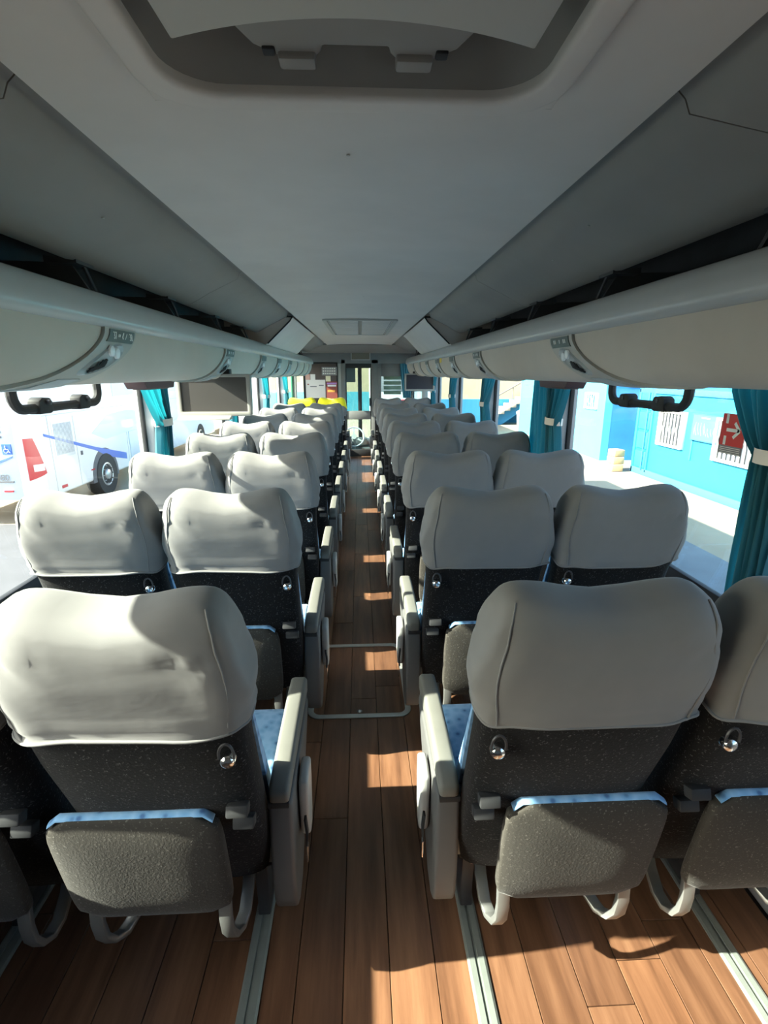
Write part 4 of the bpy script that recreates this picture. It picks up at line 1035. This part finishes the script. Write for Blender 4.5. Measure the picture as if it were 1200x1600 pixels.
# tail lamp wraps the corner
lt = MB()
def lampf(i, j):
    u = i / 9; v = j / 7; z = 0.96 + 0.68 * v; a = PI / 2 * (0.30 + 0.72 * u * (1 - 0.55 * v)); r = 0.305
    return (-0.30 + r * math.sin(a), 0.32 - r * math.cos(a), z - 0.10 * (1 - u) * (1 - v))
lt.grid(lampf, 10, 8); lt.build('tail_lamp', 'lamp_red', pb, solid=0.01, ang=60)
lt = MB()
def lampc(i, j):
    u = i / 7; v = j / 3; z = 1.02 + 0.13 * v; a = PI / 2 * (0.50 + 0.42 * u); r = 0.312
    return (-0.30 + r * math.sin(a), 0.32 - r * math.cos(a), z)
lt.grid(lampc, 8, 4); lt.build('reverse_lamp', 'lamp_clear', pb, solid=0.006, ang=60)
# wheelchair sign, number, stripe on the rear
ac = MB().span((-0.52, -0.002, 1.36), (-0.36, 0.016, 1.55)).build('access_sign', 'bus_blue', pb, smooth=False)
mb = MB(); mb.tube([(-0.46, -0.006, 1.525), (-0.455, -0.006, 1.46), (-0.41, -0.006, 1.455), (-0.395, -0.006, 1.40), (-0.38, -0.006, 1.40)], 0.006, 5)
mb.tube([(-0.455 + 0.036 * math.cos(a), -0.006, 1.43 + 0.036 * math.sin(a)) for a in [math.radians(100 + 20 * k) for k in range(13)]], 0.005, 5); mb.build('wheelchair_mark', 'print_white', ac)
text('number', '080', 0.16, 'slot_dark', pb, (-0.60, -0.004, 0.93), (PI / 2, 0, 0))
MB().prism([(-0.95, 1.06), (-0.38, 1.30), (-0.36, 1.33), (-0.95, 1.13)], 'y', -0.004, 0.018).build('stripe', 'bus_blue', pb, smooth=False)
MB().span((-0.9, -0.006, 0.84), (-0.42, 0.018, 0.865)).build('trim_line', 'slot_dark', pb, smooth=False)
MB().span((-0.62, -0.006, 0.66), (-0.46, 0.018, 0.69)).build('reflector', 'lamp_red', pb, smooth=False)
# side details (x = 0 plane)
MB().span((0.0, 0.70, 1.16), (0.006, 1.42, 1.90)).build('grille_door', 'bus_white', pb, bev=0.002)
for k in range(15): MB().span((0.004, 0.76 + k * 0.043, 1.22), (0.012, 0.782 + k * 0.043, 1.84)).build('grille_slat', 'bus_slot', pb, smooth=False)
for (a, b_, c, d) in ((0.60, 0.612, 0.5, 2.02), (1.50, 1.512, 0.5, 1.95), (3.9, 3.912, 0.5, 2.0)): MB().span((0.0, a, c), (0.004, b_, d)).build('seam', 'bus_seam', pb, smooth=False)
MB().span((0.0, 0.45, 2.01), (0.005, 12.0, 2.022)).build('seam', 'bus_seam', pb, smooth=False)
MB().prism([(0.42, 1.64), (0.42, 1.69), (2.3, 1.18), (2.3, 1.10)], 'x', 0.0, 0.008).build('stripe', 'bus_blue', pb, smooth=False)
MB().prism([(2.3, 1.18), (3.75, 0.84), (3.75, 0.68), (2.75, 0.90), (2.3, 1.10)], 'x', 0.0, 0.008).build('stripe', 'bus_blue', pb, smooth=False)
MB().prism([(2.2, 1.5), (3.0, 1.85), (4.0, 1.9), (5.5, 1.75), (4.0, 1.35), (2.8, 1.30)], 'x', 0.0, 0.005).build('graphic', 'bus_pale', pb, smooth=False)
MB().span((0.0, 1.62, 1.10), (0.012, 1.70, 1.19)).build('filler_cap', 'slot_dark', pb, bev=0.004)
MB().span((0.0, 1.95, 0.70), (0.008, 2.10, 0.73)).build('reflector', 'lamp_red', pb, smooth=False)
MB().span((0.0, 0.75, 0.56), (0.008, 0.95, 0.62)).build('reflector', 'lamp_red', pb, smooth=False)
arch = MB(); arch.prism([(2.6 + 0.62 * math.cos(PI * k / 16), 0.5 + 0.62 * math.sin(PI * k / 16)) for k in range(17)] + [(1.98, 0.40), (3.22, 0.40)], 'x', -0.3, 0.006); arch.build('wheel_arch', 'slot_dark', pb, ang=60)
wheel(pb, -0.12, 2.62, 0.50, 0.50)
wheel(pb, -0.12, 10.0, 0.50, 0.50)
MB().span((0.0, 4.0, 0.5), (0.02, 11.8, 1.35)).build('luggage_flap', 'bus_pale', pb, bev=0.01)
MB().span((0.0, 3.4, 2.25), (0.008, 11.9, 3.05)).build('side_glass', 'bus_pale', pb, smooth=False)
# second bus beyond
p2 = empty('parked_coach', (-5.6, 24.5, ZG)); tag(p2, 'second white and blue coach facing us beyond the parked one', 'bus')
MB().prism([(-2.5, 0.4), (-2.5, 3.0), (-2.3, 3.3), (-0.2, 3.3), (0.0, 3.0), (0.0, 0.4)], 'y', 0.4, 11).build('body', 'bus_white', p2, bev=0.12, seg=4)
MB().prism([(-2.5, 0.4), (-2.5, 1.5), (-2.2, 2.0), (-0.3, 2.0), (0.0, 1.5), (0.0, 0.4)], 'y', 0.0, 0.5).build('nose', 'bus_white', p2, bev=0.15, seg=4)
MB().prism([(-2.3, 1.75), (-2.2, 2.9), (-0.3, 2.9), (-0.2, 1.75)], 'y', 0.28, 0.42).build('windscreen', 'slot_grey', p2, bev=0.03)
MB().prism([(-2.1, 0.9), (-2.1, 1.2), (-1.2, 1.05), (-0.3, 1.35), (-0.3, 0.85)], 'y', -0.02, 0.3).build('stripe', 'bus_blue', p2, bev=0.01)
for x in (-2.05, -0.45): MB().lathe([(0.14, 0.06), (0.13, -0.03), (0.08, -0.06)], (x, 0.0, 0.75), 'y', 16).build('headlamp', 'lamp_clear', p2)
wheel(p2, -0.12, 2.4, 0.5)
# tall white coach seen through the windscreen
p3 = empty('white_van', (2.6, 20.5, ZG)); tag(p3, 'tall white vehicle parked in front of the bus', 'vehicle')
MB().prism([(-2.1, 0.4), (-2.1, 3.1), (-1.9, 3.3), (0.2, 3.3), (0.4, 3.1), (0.4, 0.4)], 'y', 0, 8).build('body', 'bus_white', p3, bev=0.1, seg=3)
MB().span((-1.9, -0.01, 2.1), (0.2, 0.05, 2.9)).build('windscreen', 'slot_grey', p3, bev=0.02)
MB().span((-1.6, -0.02, 1.0), (-1.1, 0.02, 1.5)).build('badge', 'bus_blue', p3, bev=0.01); MB().span((-1.0, -0.02, 1.2), (-0.8, 0.02, 1.8)).build('badge', 'lamp_red', p3, bev=0.01)
wheel(p3, 0.28, 1.6, 0.5)
